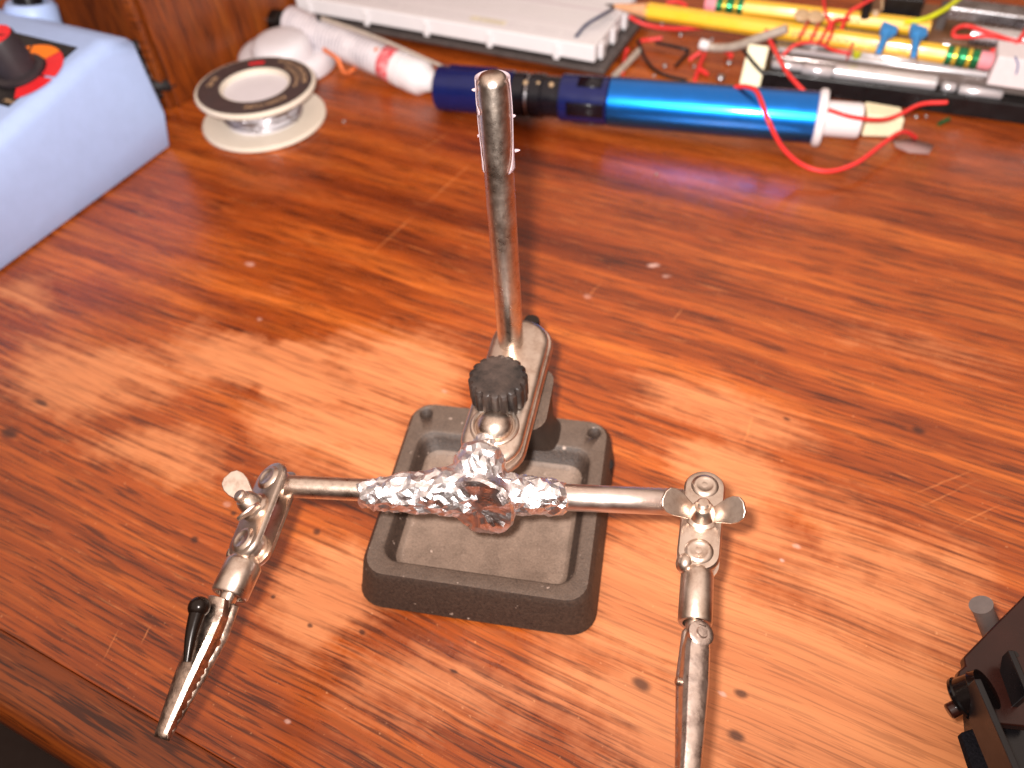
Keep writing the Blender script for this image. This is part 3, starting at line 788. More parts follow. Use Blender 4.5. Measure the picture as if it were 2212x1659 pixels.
mb = MB(); mb.lathe([(TR-.1, TL*.84), (TR+.15, TL*.845), (TR+.15, TL*.94), (TR-.1, TL*.945)], ta, td, 48); build(mb, 'red_band', M['red_band'], tu, smooth=40)
mb = MB(); mb.lathe([(TR-.2, TL*.94), (TR+.5, TL*.945), (TR+.5, TL*1.0), (TR-.9, TL*1.004), (TR-.9, TL*1.02), (TR+.6, TL*1.025), (TR+.8, TL*1.10), (TR+.3, TL*1.16), (5.6, TL*1.20), (4.2, TL*1.235), (2.6, TL*1.245), (.01, TL*1.25)], ta, td, 48)
cp = build(mb, 'nozzle_cap', M['teflon'], tu, smooth=45)
mb = MB(); lc = ta + td*TL*1.22 + V((2, -1, 1.5))
fa = (P(968, 198, 8) - lc).normalized(); fu = fa.cross(c_right.cross(fa)).normalized(); 
ring(mb, P(956, 181, 12), -c_fwd + c_right*.3, 3.0, .95, 28, 8)
build(mb, 'pull_loop', M['teflon'], cp, smooth=60)
bk = thing('pen_cap', P(590, 48, 8), 'small glossy black cap beside the far end of the white tube', 'cap')
mb = MB(); o = P(588, 45, 9); dx = (P(615, 50, 9) - o).normalized()
mb.lathe([(3, -9), (5.5, -8.4), (6.2, -6), (6.4, 0), (6.4, 7), (5.8, 8)], o, dx, 32); build(mb, 'shell', M['black_gloss'], bk, smooth=45)
mb = MB(); ring(mb, o + V((0, 0, -3)), ZUP, 8.6, 1.0, 32, 8); build(mb, 'rim', M['black_gloss'], bk, smooth=60)
nd = thing('thin_probe', P(700, 40, 20), 'thin grey metal probe lying along the top of the white tube', 'probe')
mb = MB(); mb.tube([P(690, 38, 25), P(820, 84, 21), P(955, 143, 16)], 1.1, 12, 4, .8); build(mb, 'needle', M['grey_wire'], nd, smooth=60)
mb = MB(); mb.sph(P(690, 38, 25), 1.8); build(mb, 'probe_knot', M['black'], nd, smooth=60)

# ------------------------------------------------------------------ breadboard on dark plate
b0 = P(864, 62, 9); b1 = P(1284, 136, 9)
bx_ = (b1 - b0); bx_.z = 0; bx_.normalize(); by_ = V((-bx_.y, bx_.x, 0))
bo = b1 - bx_*175; bo.z = 0
bb = thing('breadboard', bo, 'white solderless breadboard on dark grey backing plate', 'breadboard')
BH, BD = 9.0, 62
mb = MB(); mb.box(bo, bx_, by_, 175, BD, BH, BH+8.2)
for k in range(5):
    c = 175 - 20 - k*36.6
    mb.box(bo + bx_*(c-1.6) - by_*1.2, bx_, by_, 3.2, 1.4, BH-1.4, BH+6.5)
for k in range(3):
    mb.box(bo + bx_*174.9 + by_*(6 + 17*k), bx_, by_, 1.8, 5, BH-1.2, BH+6.8)
board = build(mb, 'board', M['bb_white'], bb, bevel=.7, bseg=3)
top = BH + 8.2
def strip(a, b, c, d, mat, nm, h=.06):
    mb = MB(); mb.box(bo + bx_*a + by_*b, bx_, by_, c-a, d-b, top+.02, top+.02+h); return build(mb, nm, M[mat], board, smooth=0)
strip(2, 4.5, 172, 4.9, 'bb_line', 'rail_line'); strip(2, 10.6, 172, 11.0, 'bb_line', 'rail_line'); strip(2, 16, 173, 16.9, 'bb_line', 'rail_line'); strip(2, 36, 173, 39, 'bb_line', 'centre_groove')
mb = MB()
for k in range(10): mb.box(bo + bx_*(8 + k*17) + by_*5.1, bx_, by_, .35, 5.3, top+.02, top+.09)
build(mb, 'rail_divisions', M['bb_line'], board, smooth=0)
strip(104, 5.6, 124, 10.2, 'bb_yellow', 'yellowed_patch', .03)
M['hole'] = pm('contact_hole', srgb(186, 178, 180), .7)
mb = MB()
for k in range(66):
    for row in (6.6, 9.0, 20, 22.5, 25, 27.5, 30, 32.5, 42, 44.5, 47):
        if row < 10 and k % 6 == 5: continue
        o = bo + bx_*(4 + k*2.54) + by_*row; mb.add([o + bx_*x + by_*y + ZUP*(top+.05) for x, y in ((-.4, -.4), (.4, -.4), (.4, .4), (-.4, .4))], [(0, 1, 2, 3)])
h_ = build(mb, 'contact_holes', M['hole'], board, smooth=0)
mb = MB(); mb.box(bo - bx_*6 - by_*2.0, bx_, by_, 187, BD+10, BH-4.6, BH-2.0)
build(mb, 'backing_plate', M['grey_plate'], bb, bevel=.8)
for (a, b) in ((8, 10), (165, 10), (8, 55), (165, 55)):
    mb = MB(); mb.lathe([(3.5, .1), (3.5, 4.3), (2.4, 4.4), (2.4, 6.9), (3.5, 7.0), (3.5, 9)], bo + bx_*a + by_*b, ZUP, 20); build(mb, 'standoff', M['rubber'], bb, smooth=40)

# ------------------------------------------------------------------ desoldering pump
pa_, pb_ = P(950, 190, 10.4), P(1765, 254, 16)
pd = (pb_ - pa_); PL = pd.length; pd.normalize()
pu = thing('desoldering_pump', (pa_.x, pa_.y, 0), 'blue metal desoldering pump with white nozzle collar', 'desoldering pump')
def at(px):                                   # distance along the pump for a picture column
    lo, hi = -20.0, PL+80
    for _ in range(40):
        mdl = (lo+hi)/2; q_ = pa_ + pd*mdl - CAM
        x = 1106 + F_PX*q_.dot(c_right)/q_.dot(c_fwd)
        if x < px: lo = mdl
        else: hi = mdl
    return lo
s1, s2, s3, s4 = at(1112), at(1215), at(1318), at(1762)
def seg(prof, name, mat, par=pu, sgs=48): 
    mb = MB(); mb.lathe(prof, pa_, pd, sgs); return build(mb, name, M[mat], par, smooth=28)
seg([(9.2, -.5), (10, .3), (10, s1-.5), (9.2, s1)], 'rear_sleeve', 'pump_navy')
mb = MB(); mb.box(pa_ + pd*6 + V((0, -3, 6.5)), pd, V((-pd.y, pd.x, 0)), s1-14, 6, 2.6, 4.2); build(mb, 'sleeve_rib', M['pump_navy'], pu, bevel=.6)
blk = seg([(9.0, s1), (9.6, s1+.4), (9.6, s1+6), (8.6, s1+6.4), (8.6, s1+8), (9.6, s1+8.4), (9.6, s1+14), (8.8, s1+14.4), (8.8, s2-1), (9.4, s2-.6), (9.4, s2)], 'lock_section', 'pump_black')
mb = MB(); ring(mb, pa_ + pd*(s1+7.2), pd, 8.8, .5, 40, 8); build(mb, 'lock_ring', M['solder'], blk)
mb = MB()
for k, a in enumerate((s1+5, s1+11, s1+17)): mb.sph(pa_ + pd*a + (-c_fwd*8.6 - c_down*2.2), 1.2, 14)
build(mb, 'lock_button', M['tan_cap'], blk, smooth=60)
seg([(9.4, s2), (10.2, s2+.3), (10.2, s3-.3), (9.6, s3)], 'inner_sleeve', 'pump_navy')
mb = MB()
for (a, b, t) in ((s2+4, s3-1, 20), (s2+8, s3-3, -55), (s2+6, s3-2, 95)):
    rows = []
    for i in range(9):
        tt = math.radians(t + 10 + 36*i/8); e1_, e2_, _ = frame(pd, -c_fwd)
        rows.append([pa_ + pd*x + (e1_*math.cos(tt) + e2_*math.sin(tt))*10.3 for x in (a, (a+b)/2, b)])
    mb.loft(rows, False, False, closed=False)
build(mb, 'dark_window', M['pump_black'], pu, solid=.3)
seg([(10, s3), (10.5, s3+.4), (10.5, s4-.6), (10.0, s4)], 'barrel', 'pump_blue')
seg([(10.2, s4-.4), (11.4, s4+.2), (11.8, s4+1.2), (11.8, s4+2.6), (11.2, s4+3.4), (7, s4+3.6)], 'end_collar', 'teflon')
s5 = at(1862)
seg([(7.2, s4+3.4), (7.2, s5-2), (6.8, s5-.6), (5.0, s5)], 'nozzle', 'teflon')
er = thing('cream_block', P(1900, 290, 0), 'cream plastic block lying at the white nozzle of the blue pump', 'block')
o = P(1860, 297, 0); ex = (P(1938, 300, 0) - o).normalized(); ey = V((-ex.y, ex.x, 0))
mb = MB(); mb.loft([[o + ex*x + ey*y + ZUP*z for x, y, z in ((0, 0, .2), (0, 11, .2), (0, 11, 11.5), (0, 0, 11))], [o + ex*x + ey*y + ZUP*z for x, y, z in ((16.5, .5, .2), (16.5, 10.5, .2), (16, 10.5, 9.5), (16, .5, 9))]])
build(mb, 'block_body', M['cream'], er, bevel=1.1, bseg=3)
mb = MB(); mb.box(o + ex*17.5 + ey*2.5, ex, ey, -1, 0, 0, 0) if False else None

# ------------------------------------------------------------------ pencils
def pencil(a, b, up, label, name='pencil', tip=True, rub=True, blunt=False, R=4.0):
    """a: sharpened end, b: eraser end"""
    a, b = V(a), V(b); d = (b-a); L = d.length; d.normalize()
    t = thing(name, a, label, 'pencil', 'yellow pencils'); e1, e2, _ = frame(d, up)
    hexr = lambda r, x, k=6: [a + d*x + (e1*math.cos(2*math.pi*(j+.5)/k) + e2*math.sin(2*math.pi*(j+.5)/k))*r for j in range(k)]
    mb = MB()
    x0 = 21 if tip else .5; x1 = L - (17 if rub else 0)
    ring0 = []
    n = 36
    def hexa(r, x, wave=0):
        out = []
        for j in range(n):
            t_ = 2*math.pi*j/n; w_ = (t_ % (math.pi/3)) - math.pi/6
            rr = r*math.cos(math.pi/6)/math.cos(w_); rr = min(rr, r*.975)
            out.append(a + d*(x + wave*(abs(w_)/(math.pi/6))**2) + (e1*math.cos(t_) + e2*math.sin(t_))*rr)
        return out
    mb.loft([hexa(R, x0, 2.2 if tip else 0), hexa(R, x0+6), hexa(R, x1)])
    build(mb, 'shaft', M['pencil'], t, smooth=22)
    if tip:
        mb = MB(); mb.lathe([(.9, 4.5), (R*.9, x0+1.5), (R*.8, x0+2.4)], a, d, 36); build(mb, 'sharpened_cone', M['pencil_wood'], t, smooth=60)
        mb = MB(); mb.lathe([(.25, 0), (.95, 4.8)], a, d, 20); build(mb, 'lead', M['graphite'], t, smooth=60)
    if rub:
        f = build(MB().lathe([(R*.98, L-17.2), (R*1.02, L-16.8), (R*.98, L-14.5), (R*.98, L-12.4), (R*1.03, L-12), (R*1.03, L-9.5), (R*.97, L-9.2), (R*.97, L-6.5), (R*1.02, L-6.2), (R*1.0, L-4)], a, d, 40), 'ferrule', M['ferrule_g'], t, smooth=35)
        for x in (L-13.6, L-8.0): build(MB().lathe([(R*.98, x-.9), (R*1.06, x-.6), (R*1.06, x+.6), (R*.98, x+.9)], a, d, 40), 'ferrule_band', M['ferrule_y'], f, smooth=35)
        build(MB().lathe([(R*.93, L-4.2), (R*.95, L+.2), (R*.8, L+1.6), (.01, L+1.9)], a, d, 36), 'eraser', M['eraser'], t, smooth=45)
    return t, d, e1, e2, L
def face_text(t, a, d, e1, e2, R, txt, size, x, side, roll=0):
    # lettering along the facet that looks towards the camera; reads from the eraser end like the stamped print
    nf = side.normalized(); tv = nf.cross(d)
    mbt = text_mb(txt, size, lambda u_, v_: a + d*(x + u_) + (-tv)*v_ + nf*(R*math.cos(math.pi/6) + .06) if roll == 0 else a + d*(x - u_) + tv*v_ + nf*(R*math.cos(math.pi/6) + .06))
    build(mbt, 'lettering', M['print_dark'], t, smooth=0)
PZ = 24.5
p_a, p_b = P(1308, 10, 23.5), P(2136, 132, 26)
p_up = (-c_fwd)
t, d, e1, e2, L = pencil(p_a, p_b, p_up, 'sharpened yellow pencil lying over the breadboard corner and the clear parts case')
ang30 = math.radians(0)
sides = [(e1*math.cos(k*math.pi/3) + e2*math.sin(k*math.pi/3)) for k in range(6)]
# facet centres sit at multiples of 60 degrees from e1+30 in hexa(); pick the one facing the lens best
fc = [(e1*math.cos((k+.5)*math.pi/3) + e2*math.sin((k+.5)*math.pi/3)) for k in range(6)]
fc.sort(key=lambda s_: s_.dot(-c_fwd) - .35*s_.dot(-c_down), reverse=True)
face_text(t, p_a, d, e1, e2, 4.0, 'TICONDEROGA', 3.6, L*.60, fc[0])
face_text(t, p_a, d, e1, e2, 4.0, 'HB', 3.2, L*.735, fc[0])
mbt = MB(); nf = fc[0]; tv = nf.cross(d); o = p_a + d*L*.80 + nf*(4.0*math.cos(math.pi/6) + .06)
mbt.loft([[o + d*x + tv*y for x, y in ((-2.2, 0), (1.6, -1.5), (1.6, 1.5))], [o + d*x + tv*y for x, y in ((-1.2, 0), (1.1, -.9), (1.1, .9))]], False, False)
build(mbt, 'triangle_mark', M['print_dark'], t, smooth=0)
q_a, q_b = P(2010, 62, 22), P(1531, 8, 22)
t, d, e1, e2, L = pencil(q_a, q_b, p_up, 'shorter yellow pencil lying behind the long one, pink eraser to the left', tip=False)
fc = [(e1*math.cos((k+.5)*math.pi/3) + e2*math.sin((k+.5)*math.pi/3)) for k in range(6)]
fc.sort(key=lambda s_: s_.dot(-c_fwd), reverse=True)
face_text(t, q_a, d, e1, e2, 4.0, 'TICONDEROGA', 3.4, L*.42, fc[0], 1)

# ------------------------------------------------------------------ clear parts case
k0 = P(1640, 194, 0); k1 = P(2212, 272, 0)
kx = (k1 - k0).normalized(); ky = V((-kx.y, kx.x, 0))
case = thing('parts_case', k0, 'black based clear plastic parts case under the long pencil', 'case')
KL, KD = 190, 62
mb = MB(); mb.box(k0, kx, ky, KL, KD, .3, 9.5); cbase = build(mb, 'case_base', M['black'], case, bevel=1.0)
mb = MB(); mb.box(k0 + kx*2 + ky*7, kx, ky, KL-4, KD-9, 9.5, 14.5); build(mb, 'lid', M['clear2'], case, bevel=1.2, bseg=3)
def rib(x0, x1, y, r, z, mat='clear', nm='lid_rib'):
    mb = MB(); a, b = k0 + kx*x0 + ky*y + ZUP*z, k0 + kx*x1 + ky*(y + random.uniform(-.3, .3)) + ZUP*z
    mb.lathe([(r*.6, 0), (r, .7), (r, (b-a).length - .7), (r*.6, (b-a).length)], a, b-a, 20); build(mb, nm, M[mat], case, smooth=60)
for args in ((3, 17, 6.0, 2.0, 10.5), (17, 31, 5.0, 2.8, 10.5), (31, 76, 5.8, 3.3, 11), (78, 84, 5.2, 2.0, 10.6), (85, 103, 4.2, 2.2, 10.6), (118, 133, 3.4, 2.2, 10), (134, 150, 4.2, 2.2, 10), (152, 186, 4, 2.4, 10),
             (4, 188, 12.5, 1.4, 14.6), (12, 28, 21, 2.2, 15.5), (29, 36, 20.5, 2.4, 15.4), (40, 50, 21.5, 2.3, 15.6), (55, 70, 22, 2.2, 15.5), (72, 82, 21.6, 2.0, 15.6), (30, 90, 16.6, 1.3, 15), (90, 150, 25, 1.6, 15.2)):
    rib(*args)

# card block on the case
cb = thing('card_block', P(2170, 180, 15), 'white card block standing on the right end of the clear case', 'block')
o = P(2130, 184, 15); ex = (P(2230, 198, 15) - o).normalized(); ey = V((-ex.y, ex.x, 0))
mb = MB(); mb.box(o, ex, ey, 34, 16, .2, 13); build(mb, 'card_body', M['paper'], cb, bevel=.5)
mb = MB(); o2 = P(2196, 112, 28); mb.tube([Ppl(2193, 122, o - ey*.2, -ey), Ppl(2199, 140, o - ey*.2, -ey), Ppl(2195, 160, o - ey*.2, -ey)], .35, 6, 5); build(mb, 'pen_mark', M['ink'], cb)

# loose parts on and behind the case
def wire(pts, r, mat, label, name='jumper_wire', group=None, cat='wire'):
    mb = MB(); pp_ = [P(*p) for p in pts]; mb.tube(pp_, r, 10, 8)
    return tag(build(mb, name, M[mat], None, smooth=60, origin=pp_[0]), label, cat, group)
RW = 'red hook-up wires'
wire([(1588, 188, 25), (1612, 187, 27.5), (1636, 200, 29), (1658, 256, 27), (1690, 318, 15), (1735, 357, 7), (1790, 370, 5.5), (1850, 352, 6.5), (1905, 312, 8), (1940, 288, 8), (1960, 286, 6), (1978, 297, 1.5)], .95, 'red_wire', 'red wire looping across the blue pump and down onto the desk', group=RW)
wire([(1789, 237, 24.5), (1834, 251, 24), (1880, 258, 21), (1915, 257, 18), (1946, 246, 18), (1990, 225, 19), (2046, 221, 20)], .85, 'red_wire', 'red wire curving over the white nozzle and cream block', group=RW)
wire([(1655, 65, 26), (1663, 87, 24), (1696, 150, 22), (1722, 182, 21), (1752, 212, 18)], .95, 'red_wire', 'red wire slanting across the left end of the clear case', group=RW)
wire([(1360, 36, 16), (1385, 50, 14), (1421, 59, 12), (1471, 62, 10), (1540, 57, 10)], .95, 'red_wire', 'red wire sagging just under the long pencil near its tip', group=RW)
wire([(2240, 98, 26), (2184, 86, 26), (2134, 70, 27), (2089, 56, 27), (2064, 63, 26), (2061, 78, 25), (2090, 80, 25), (2135, 78, 26), (2184, 86, 28), (2240, 100, 27)], .9, 'red_wire', 'red wire doubled back in a flat loop over the silver tube', group=RW)
wire([(2140, 110, 24), (2175, 103, 25), (2196, 92, 28), (2220, 60, 30)], .9, 'red_wire', 'short red wire rising beside the white card block', group=RW)
wire([(1778, -8, 30), (1782, 22, 30), (1788, 40, 29), (1800, 58, 27)], .8, 'red_wire', 'red wire dropping from the top edge between two pencils', group=RW)
wire([(1791, 66, 31), (1795, 52, 33), (1806, 44, 33), (1832, 41, 31)], .8, 'red_wire', 'small red wire hook arching off the long pencil', group=RW)
for i, (x, y, x2, y2) in enumerate(((1746, 45, 1725, 88), (1769, 48, 1750, 92), (1790, 53, 1769, 97), (1802, 58, 1785, 98))):
    wire([(x, y, 27), ((x+x2)/2+3, (y+y2)/2-6, 32), (x2+2, y2-8, 29), (x2, y2, 19)], .6, 'red_wire', ['first', 'second', 'third', 'fourth'][i] + ' from the left of four thin red leads bent over the long pencil', 'wire_lead', 'thin red leads over the pencil')
wire([(1954, 48, 27), (1985, 44, 29), (2010, 36, 30), (2044, 18, 32), (2078, -8, 34)], 1.15, 'lime_wire', 'yellow green wire rising to the top edge beside the blue capacitors')
wire([(1378, 88, 6), (1396, 130, 1.5), (1426, 158, 1.2), (1484, 174, 1.2)], .9, 'black_wire', 'black wire curling on the desk behind the blue barrel', group='black wires')
wire([(1416, 92, 3), (1471, 104, 3), (1486, 112, 2), (1459, 143, 1)], .9, 'black_wire', 'bent black wire lying nearest the red scraps', group='black wires')
wire([(1606, 108, 22), (1631, 140, 21), (1653, 162, 18)], .9, 'black_wire', 'short black wire crossing the pale stick', group='black wires')
wire([(1244, 79, 17.8), (1266, 54, 20), (1300, 33, 22), (1326, 18, 20)], .8, 'navy_wire', 'blue black wire arching over the breadboard corner')
wire([(1262, 55, 18.2), (1290, 38, 21), (1316, 24, 19)], .6, 'navy_wire', 'thin dark lead right beside the pencil point')
sl_ = wire([(1518, 96, 14), (1546, 103, 13), (1588, 100, 17), (1640, 82, 24), (1700, 62, 30)], 2.0, 'grey_wire', 'grey sleeved cable crossing under the long pencil', 'sleeved_cable', None, 'cable')
mb = MB(); mb.cyl(P(1512, 94, 14), P(1532, 100, 13.5), 2.5, seg=16, bev=.4); build(mb, 'white_end', M['teflon'], sl_)
wire([(1328, 164, 2), (1352, 140, 2.2), (1380, 110, 3)], 1.7, 'grey_wire', 'off white wire stub by the breadboard end', 'wire_stub', None, 'wire')
wire([(1345, 158, 1), (1350, 120, 1.2), (1356, 105, 3)], .9, 'red_wire', 'short red wire hidden by the breadboard end', 'wire_scrap', 'red wire scraps', 'wire scrap')
for pts, lbl in (([(1489, 130, 1), (1500, 121, 3), (1514, 112, 5)], 'uppermost red wire scrap in front of the grey cable'), ([(1522, 116, 3), (1512, 140, 2), (1501, 172, 1)], 'longest red wire scrap standing behind the barrel'),
                 ([(1511, 148, 1.6), (1519, 154, 1.4), (1529, 161, 1)], 'tiny red wire scrap touching the longest one'), ([(1384, 88, 4), (1402, 86, 4), (1430, 82, 5)], 'red wire scrap right of the breadboard end'),
                 ([(1440, 6, 8), (1465, 4, 9), (1484, 14, 8)], 'red wire scrap behind the pencil tip'), ([(1650, 33, 12), (1670, 30, 13), (1690, 28, 12)], 'red wire scrap between the two pencils'),
                 ([(1566, 112, 2), (1580, 118, 2), (1576, 126, 1)], 'red wire scrap under the grey cable')):
    wire(pts, 1.0, 'red_wire', lbl, 'wire_scrap', 'red wire scraps', 'wire scrap')
wire([(1690, 120, 19), (1720, 96, 24), (1765, 92, 26), (1800, 108, 22), (1838, 116, 20)], .7, 'red_wire', 'thin red wire snaking along the clear case below the long pencil', group=RW)
wire([(1815, 70, 27), (1832, 30, 31), (1858, 12, 33), (1890, -6, 34)], .8, 'red_wire', 'red wire climbing to the top edge beside the black post', group=RW)
wire([(2010, 108, 24), (2040, 96, 27), (2062, 104, 26), (2085, 128, 20)], .55, 'silver', 'bare tinned lead bent over the long pencil near its ferrule', 'bare_lead', None, 'wire')
wire([(1842, 92, 29), (1836, 110, 24), (1830, 126, 19)], .5, 'red_wire', 'thin red lead dropping beside the yellow green sleeve', 'wire_lead', None, 'wire lead')
wire([(1700, 18, 14), (1720, 30, 15), (1718, 44, 15)], .8, 'black_wire', 'short black wire behind the tan capacitors', group='black wires')
wire([(1452, 28, 6), (1480, 34, 7), (1512, 30, 7)], .9, 'black_wire', 'short black wire behind the sharpened end of the long pencil', group='black wires')
# pale stick
st = MB(); a, b = P(1641, 98, 22), P(1620, 186, 7); dd_ = (b-a).normalized(); sd = dd_.cross(ZUP).normalized(); un = sd.cross(dd_)
st.box(a - sd*4.5, sd, dd_, 9.5, (b-a).length, -1.2, 1.2, un)
tag(build(st, 'flat_stick', M['cream'], None, bevel=.7, origin=b), 'pale cream flat stick leaning against the left end of the clear case', 'stick')
# capacitors
def disc_cap(x, y, z, tx, ty, R, mat, label, grp, tz=31.5):
    c = P(x, y, z); t = thing('disc_capacitor', P(tx, ty, tz), label, 'capacitor', grp)
    ax_ = (-c_fwd*.9 - c_down*.2)
    e = P(tx, ty, tz); dn = (e - c).normalized()
    mb = MB()
    if R > 3:
        ey_c = -dn; ex_c = ey_c.cross(ax_).normalized(); ez_c = ex_c.cross(ey_c)
        mb.prism([(-R*.95, R*1.15), (R*.9, R*1.3), (R*1.05, -R*.2), (R*.55, -R*1.0), (-R*.55, -R*1.1), (-R*.85, -R*.2)], c, ex_c, ey_c, -R*.34, R*.34, ez_c)
    else: mb.sph(c, R*1.2, 28, (1.0, 1.18, .36), ax_)
    mb.tube([c + dn*R*.5, c + dn*R*1.25, e], R*.62, 14, 6, R*.34)
    build(mb, 'coated_body', M[mat], t, smooth=60, bevel=.9 if R > 3 else 0, bseg=3)
    mb = MB(); sdv = dn.cross(ax_).normalized()
    for sg in (-1, 1): mb.tube([e + sdv*sg*1.0 - dn*1, e + sdv*sg*1.1 + dn*2, e + sdv*sg*1.2 + dn*4], .35, 6, 3)
    build(mb, 'leads', M['silver'], t, smooth=60)
disc_cap(1917, 68, 33, 1898, 112, 3.7, 'blue_cap', 'left one of two blue capacitors bent over the long pencil', 'blue capacitors')
disc_cap(1982, 72, 33, 1973, 120, 3.8, 'blue_cap', 'right one of two blue capacitors bent over the long pencil', 'blue capacitors')
disc_cap(1733, 33, 31, 1742, 52, 2.7, 'tan_cap', 'left one of two small tan capacitors between the pencils', 'tan capacitors', 26)
disc_cap(1762, 36, 31, 1766, 55, 2.7, 'tan_cap', 'right one of two small tan capacitors between the pencils', 'tan capacitors', 26)
# clutter behind the case
ck = k0 + kx*52 + ky*40
mb = MB(); a = P(1935, 42, 20); mb.box(a - kx*7, kx, ky, 17, 14, 0, 10); tag(build(mb, 'chip_block', M['black'], None, bevel=.6, origin=a), 'black block component standing behind the blue capacitors', 'component')
mb = MB(); mb.cyl(P(1868, 40, 24), P(1876, -10, 34), 2.2, seg=20, bev=.3); tag(build(mb, 'black_post', M['black'], None, origin=P(1868, 40, 24)), 'thin black post leaning over the shorter pencil', 'post')
mb = MB(); mb.cyl(P(1888, 50, 22), P(1892, 22, 27), 1.9, seg=18, bev=.4); mb.cyl(P(1905, 22, 26), P(1906, -6, 30), .5, seg=8); tag(build(mb, 'resistor', M['tan_cap'], None, smooth=40, origin=P(1888, 50, 22)), 'copper tan resistor beside the black post', 'resistor')
mb = MB(); mb.lathe([(1.6, 0), (2.0, .5), (2.0, 5), (1.4, 5.6)], P(1850, 120, 17), P(1856, 98, 24) - P(1850, 120, 17), 18); tag(build(mb, 'lime_sleeve', M['lime_wire'], None, origin=P(1850, 120, 17)), 'small yellow green sleeve below the long pencil', 'sleeve')
sb = thing('silver_bracket', P(2034, 40, 22), 'silver metal bracket at the top right behind the red loop', 'bracket')
a = P(2040, 42, 22); ex = (P(2212, 66, 22) - a).normalized(); ey = V((-ex.y, ex.x, 0))
mb = MB(); mb.box(a, ex, ey, 60, 12, 0, 6); build(mb, 'bracket_bar', M['silver'], sb, bevel=.9)
mb = MB(); mb.box(a - ex*3, ex, ey, 4, 12, -6, 4); build(mb, 'bracket_leg', M['grey_plate'], sb, bevel=.5)
mb = MB(); mb.cyl(P(2096, 74, 23), P(2240, 92, 24), 4.2, seg=28, bev=.5); tag(build(mb, 'silver_tube', M['silver'], None, smooth=40, origin=P(2096, 74, 23)), 'bright silver tube lying inside the red loop', 'tube')
# circuit board carrying the clutter
mb = MB(); a = P(1800, 70, 17); mb.box(k0 + kx*40 + ky*36, kx, ky, 130, 40, 15.2, 17); tag(build(mb, 'circuit_board', pm('brown_board', srgb(112, 76, 50), .4, 0, .3, 120, .1), None, bevel=.3, origin=k0 + kx*40 + ky*36), 'brown circuit board lying under the pencils on the clear case', 'circuit board')

# solder beads and crumbs on the desk
def bead(x, y, r, lbl, mat='solder', z=None):
    mb = MB(); c = P(x, y, r*.7); mb.sph(c, r, 14, (1, 1.1, .75)); tag(build(mb, 'solder_bead', M[mat], None, smooth=60, origin=c), lbl, 'solder bead', 'solder beads on the desk')
for x, y, r, l_ in ((1436, 142, 1.3, 'shiny solder bead between the two black wires'), (1470, 75, 1.3, 'solder bead below the red wire under the pencil'), (1413, 163, .9, 'solder bead against the long black wire'),
                    (1430, 52, 1.1, 'solder bead between the pencil and the sagging red wire'), (1500, 143, 1.0, 'solder bead beside the longest red scrap'), (1575, 135, 1.7, 'large solder bead right of the red scraps'),
                    (1557, 168, 2.4, 'flat solder splash just behind the blue barrel'), (1538, 85, 1.1, 'solder bead above the white cable end'), (1979, 252, 1.1, 'brass coloured bead right of the cream block'),
                    (2001, 251, .8, 'solder bead in front of the black case base'), (1418, 376, .7, 'lone solder speck on the bare desk'), (743, 262, .8, 'solder speck right of the solder spool'), (1272, 248, .9, 'solder speck under the pump lock'),
                    (1300, 1052, .55, 'x')):
    if l_ != 'x': bead(x, y, r, l_)
mb = MB(); a = P(1925, 305, .35); mb.add([P(x, y, .3 + .5*(i % 2)) for i, (x, y) in enumerate(((1928, 303), (1970, 300), (2018, 313), (2006, 333), (1965, 330), (1935, 318)))], [(0, 1, 2, 3, 4, 5)])
tag(build(mb, 'tape_scrap', M['tape'], None, solid=.15, origin=a), 'clear scrap of tape at the end of the looping red wire', 'tape scrap')
mb = MB(); mb.cyl(P(2028, 268, .8), P(2050, 257, 1.2), .9, seg=10); tag(build(mb, 'green_sliver', M['ferrule_g'], None, origin=P(2028, 268, .8)), 'green sliver in front of the black case base', 'sliver')

# ------------------------------------------------------------------ black plastic device at the lower right
dv = thing('plastic_device', P(2150, 1500, 0), 'dark brown plastic device with roller and fins at the lower right corner', 'device')
def poly(pts, z, dz, name, mat, par=dv, bev=.6):
    mb = MB(); rows = [[P(x, y, z) + ZUP*h for x, y in pts] for h in (0, -dz)]; mb.loft(rows); return build(mb, name, M[mat], par, bevel=bev, smooth=30)
poly([(2230, 1268), (2152, 1346), (2082, 1418), (2086, 1436), (2072, 1448), (2066, 1470), (2120, 1490), (2135, 1560), (2230, 1570)], 24, 3.0, 'housing', 'brown_tr')
poly([(2230, 1400), (2140, 1470), (2150, 1560), (2230, 1640)], 18, 17.5, 'under_frame', 'black')
mb = MB(); mb.lathe([(2.2, 0), (2.5, .5), (2.3, 10), (2.6, 12)], P(2148, 1376, 12), P(2119, 1306, 22) - P(2148, 1376, 12), 24); build(mb, 'peg', M['peg'], dv, smooth=40)
ra, rb = P(2070, 1512, 22), P(2132, 1488, 27)
mb = MB(); mb.lathe([(3.6, 0), (4.4, .5), (4.5, 1.2), (4.1, 1.5), (4.1, 4.6), (4.4, 4.9), (4.2, 5.4), (4.2, (rb-ra).length)], ra, rb-ra, 36); rl = build(mb, 'roller', M['black_gloss'], dv, smooth=40)
mb = MB(); mb.cyl(P(2048, 1538, 22), P(2074, 1525, 23), 1.6, seg=20, bev=.3); build(mb, 'axle_pin', M['brown_tr'], rl, smooth=40)
def blade(a, b, h, th, name, mat='black'):
    a, b = P(*a), P(*b); d_ = (b-a); L_ = d_.length; d_.normalize(); s_ = d_.cross(ZUP).normalized()
    mb = MB(); mb.loft([[a + d_*x + ZUP*z + s_*o_ for x, z in ((0, 0), (L_, 0), (L_, -h), (L_*.3, -h), (0, -h*.4))] for o_ in (-th/2, th/2)]); build(mb, name, M[mat], dv, bevel=.25, smooth=30)
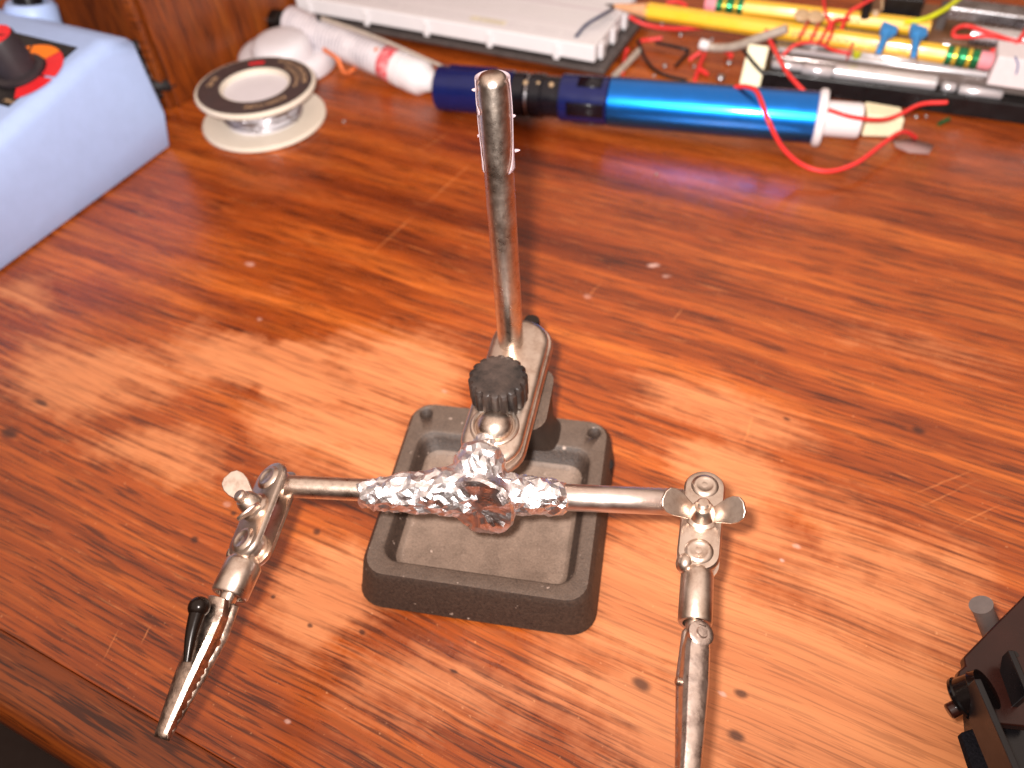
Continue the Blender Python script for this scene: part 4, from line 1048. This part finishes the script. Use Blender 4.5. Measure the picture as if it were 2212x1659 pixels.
blade((2112, 1466, 32), (2200, 1668, 33), 9, 1.4, 'fin')
blade((2184, 1404, 30), (2225, 1500, 31), 8, 1.3, 'fin')
poly([(2075, 1582), (2138, 1562), (2215, 1690), (2110, 1690)], 16, 2.4, 'felt_pad', 'felt', bev=.4)
poly([(2135, 1560), (2230, 1560), (2230, 1700), (2190, 1690)], 20, 3, 'web', 'black')
mb = MB(); mb.lathe([(.7, 0), (.7, 3)], P(2180, 1425, 24.2), ZUP, 12); build(mb, 'moulding_pip', M['black_gloss'], dv, smooth=40)

# ------------------------------------------------------------------ light
wd = bpy.data.worlds.new('World'); scene.world = wd; wd.use_nodes = True
nt = wd.node_tree; bg = nt.nodes['Background']
tc = nt.nodes.new('ShaderNodeTexCoord'); sx = nt.nodes.new('ShaderNodeSeparateXYZ'); nt.links.new(tc.outputs['Generated'], sx.inputs[0])
nn = nt.nodes.new('ShaderNodeTexNoise'); nn.inputs['Scale'].default_value = 2.2; nn.inputs['Detail'].default_value = 2; nt.links.new(tc.outputs['Generated'], nn.inputs['Vector'])
ad = nt.nodes.new('ShaderNodeMath'); ad.operation = 'MULTIPLY_ADD'; nt.links.new(nn.outputs['Fac'], ad.inputs[0]); ad.inputs[1].default_value = .6; nt.links.new(sx.outputs['Z'], ad.inputs[2])
rp = nt.nodes.new('ShaderNodeValToRGB'); nt.links.new(ad.outputs[0], rp.inputs[0])
rp.color_ramp.elements[0].position = .40; rp.color_ramp.elements[0].color = (.03, .014, .008, 1)
rp.color_ramp.elements[1].position = 1.0; rp.color_ramp.elements[1].color = (.85, .66, .55, 1)
e_ = rp.color_ramp.elements.new(.75); e_.color = (.20, .13, .10, 1)
nt.links.new(rp.outputs[0], bg.inputs['Color']); bg.inputs['Strength'].default_value = 1.25

def spot(name, pos, aim, power, size_deg, blend, radius, color):
    ld = bpy.data.lights.new(name, 'SPOT'); ld.energy = power; ld.spot_size = math.radians(size_deg); ld.spot_blend = blend
    ld.shadow_soft_size = radius*S; ld.color = color
    o = bpy.data.objects.new(name, ld); COL.objects.link(o); o.location = V(pos)*S
    o.rotation_euler = (V(aim) - V(pos)).to_track_quat('-Z', 'Y').to_euler(); return o
fpos = CAM - c_right*11.5 - c_down*10.5 - c_fwd*4
fl_ = spot('camera_flash', fpos, P(1350, -250 + 400, 0) if False else CAM + ray(1350, -250)*.2, 7.5, 148, 1.0, 5.0, (1, .965, .93))
fl_.data.use_nodes = True; ln = fl_.data.node_tree; em = ln.nodes['Emission']
lf = ln.nodes.new('ShaderNodeLightFalloff'); lf.inputs['Strength'].default_value = 3.3; ln.links.new(lf.outputs['Linear'], em.inputs['Strength'])

# ------------------------------------------------------------------ camera
cd_ = bpy.data.cameras.new('camera'); cam = bpy.data.objects.new('camera', cd_); COL.objects.link(cam)
m3 = Matrix((c_right, -c_down, -c_fwd)).transposed()
cam.matrix_world = Matrix.Translation(CAM*S) @ m3.to_4x4()
cd_.sensor_width = 36; cd_.lens = 36*F_PX/2212; cd_.clip_start = .01; cd_.clip_end = 20
cd_.dof.use_dof = True; cd_.dof.focus_distance = .180; cd_.dof.aperture_fstop = 13
scene.camera = cam
scene.view_settings.view_transform = 'Standard'; scene.view_settings.look = 'None'; scene.view_settings.exposure = 0; scene.view_settings.gamma = 1
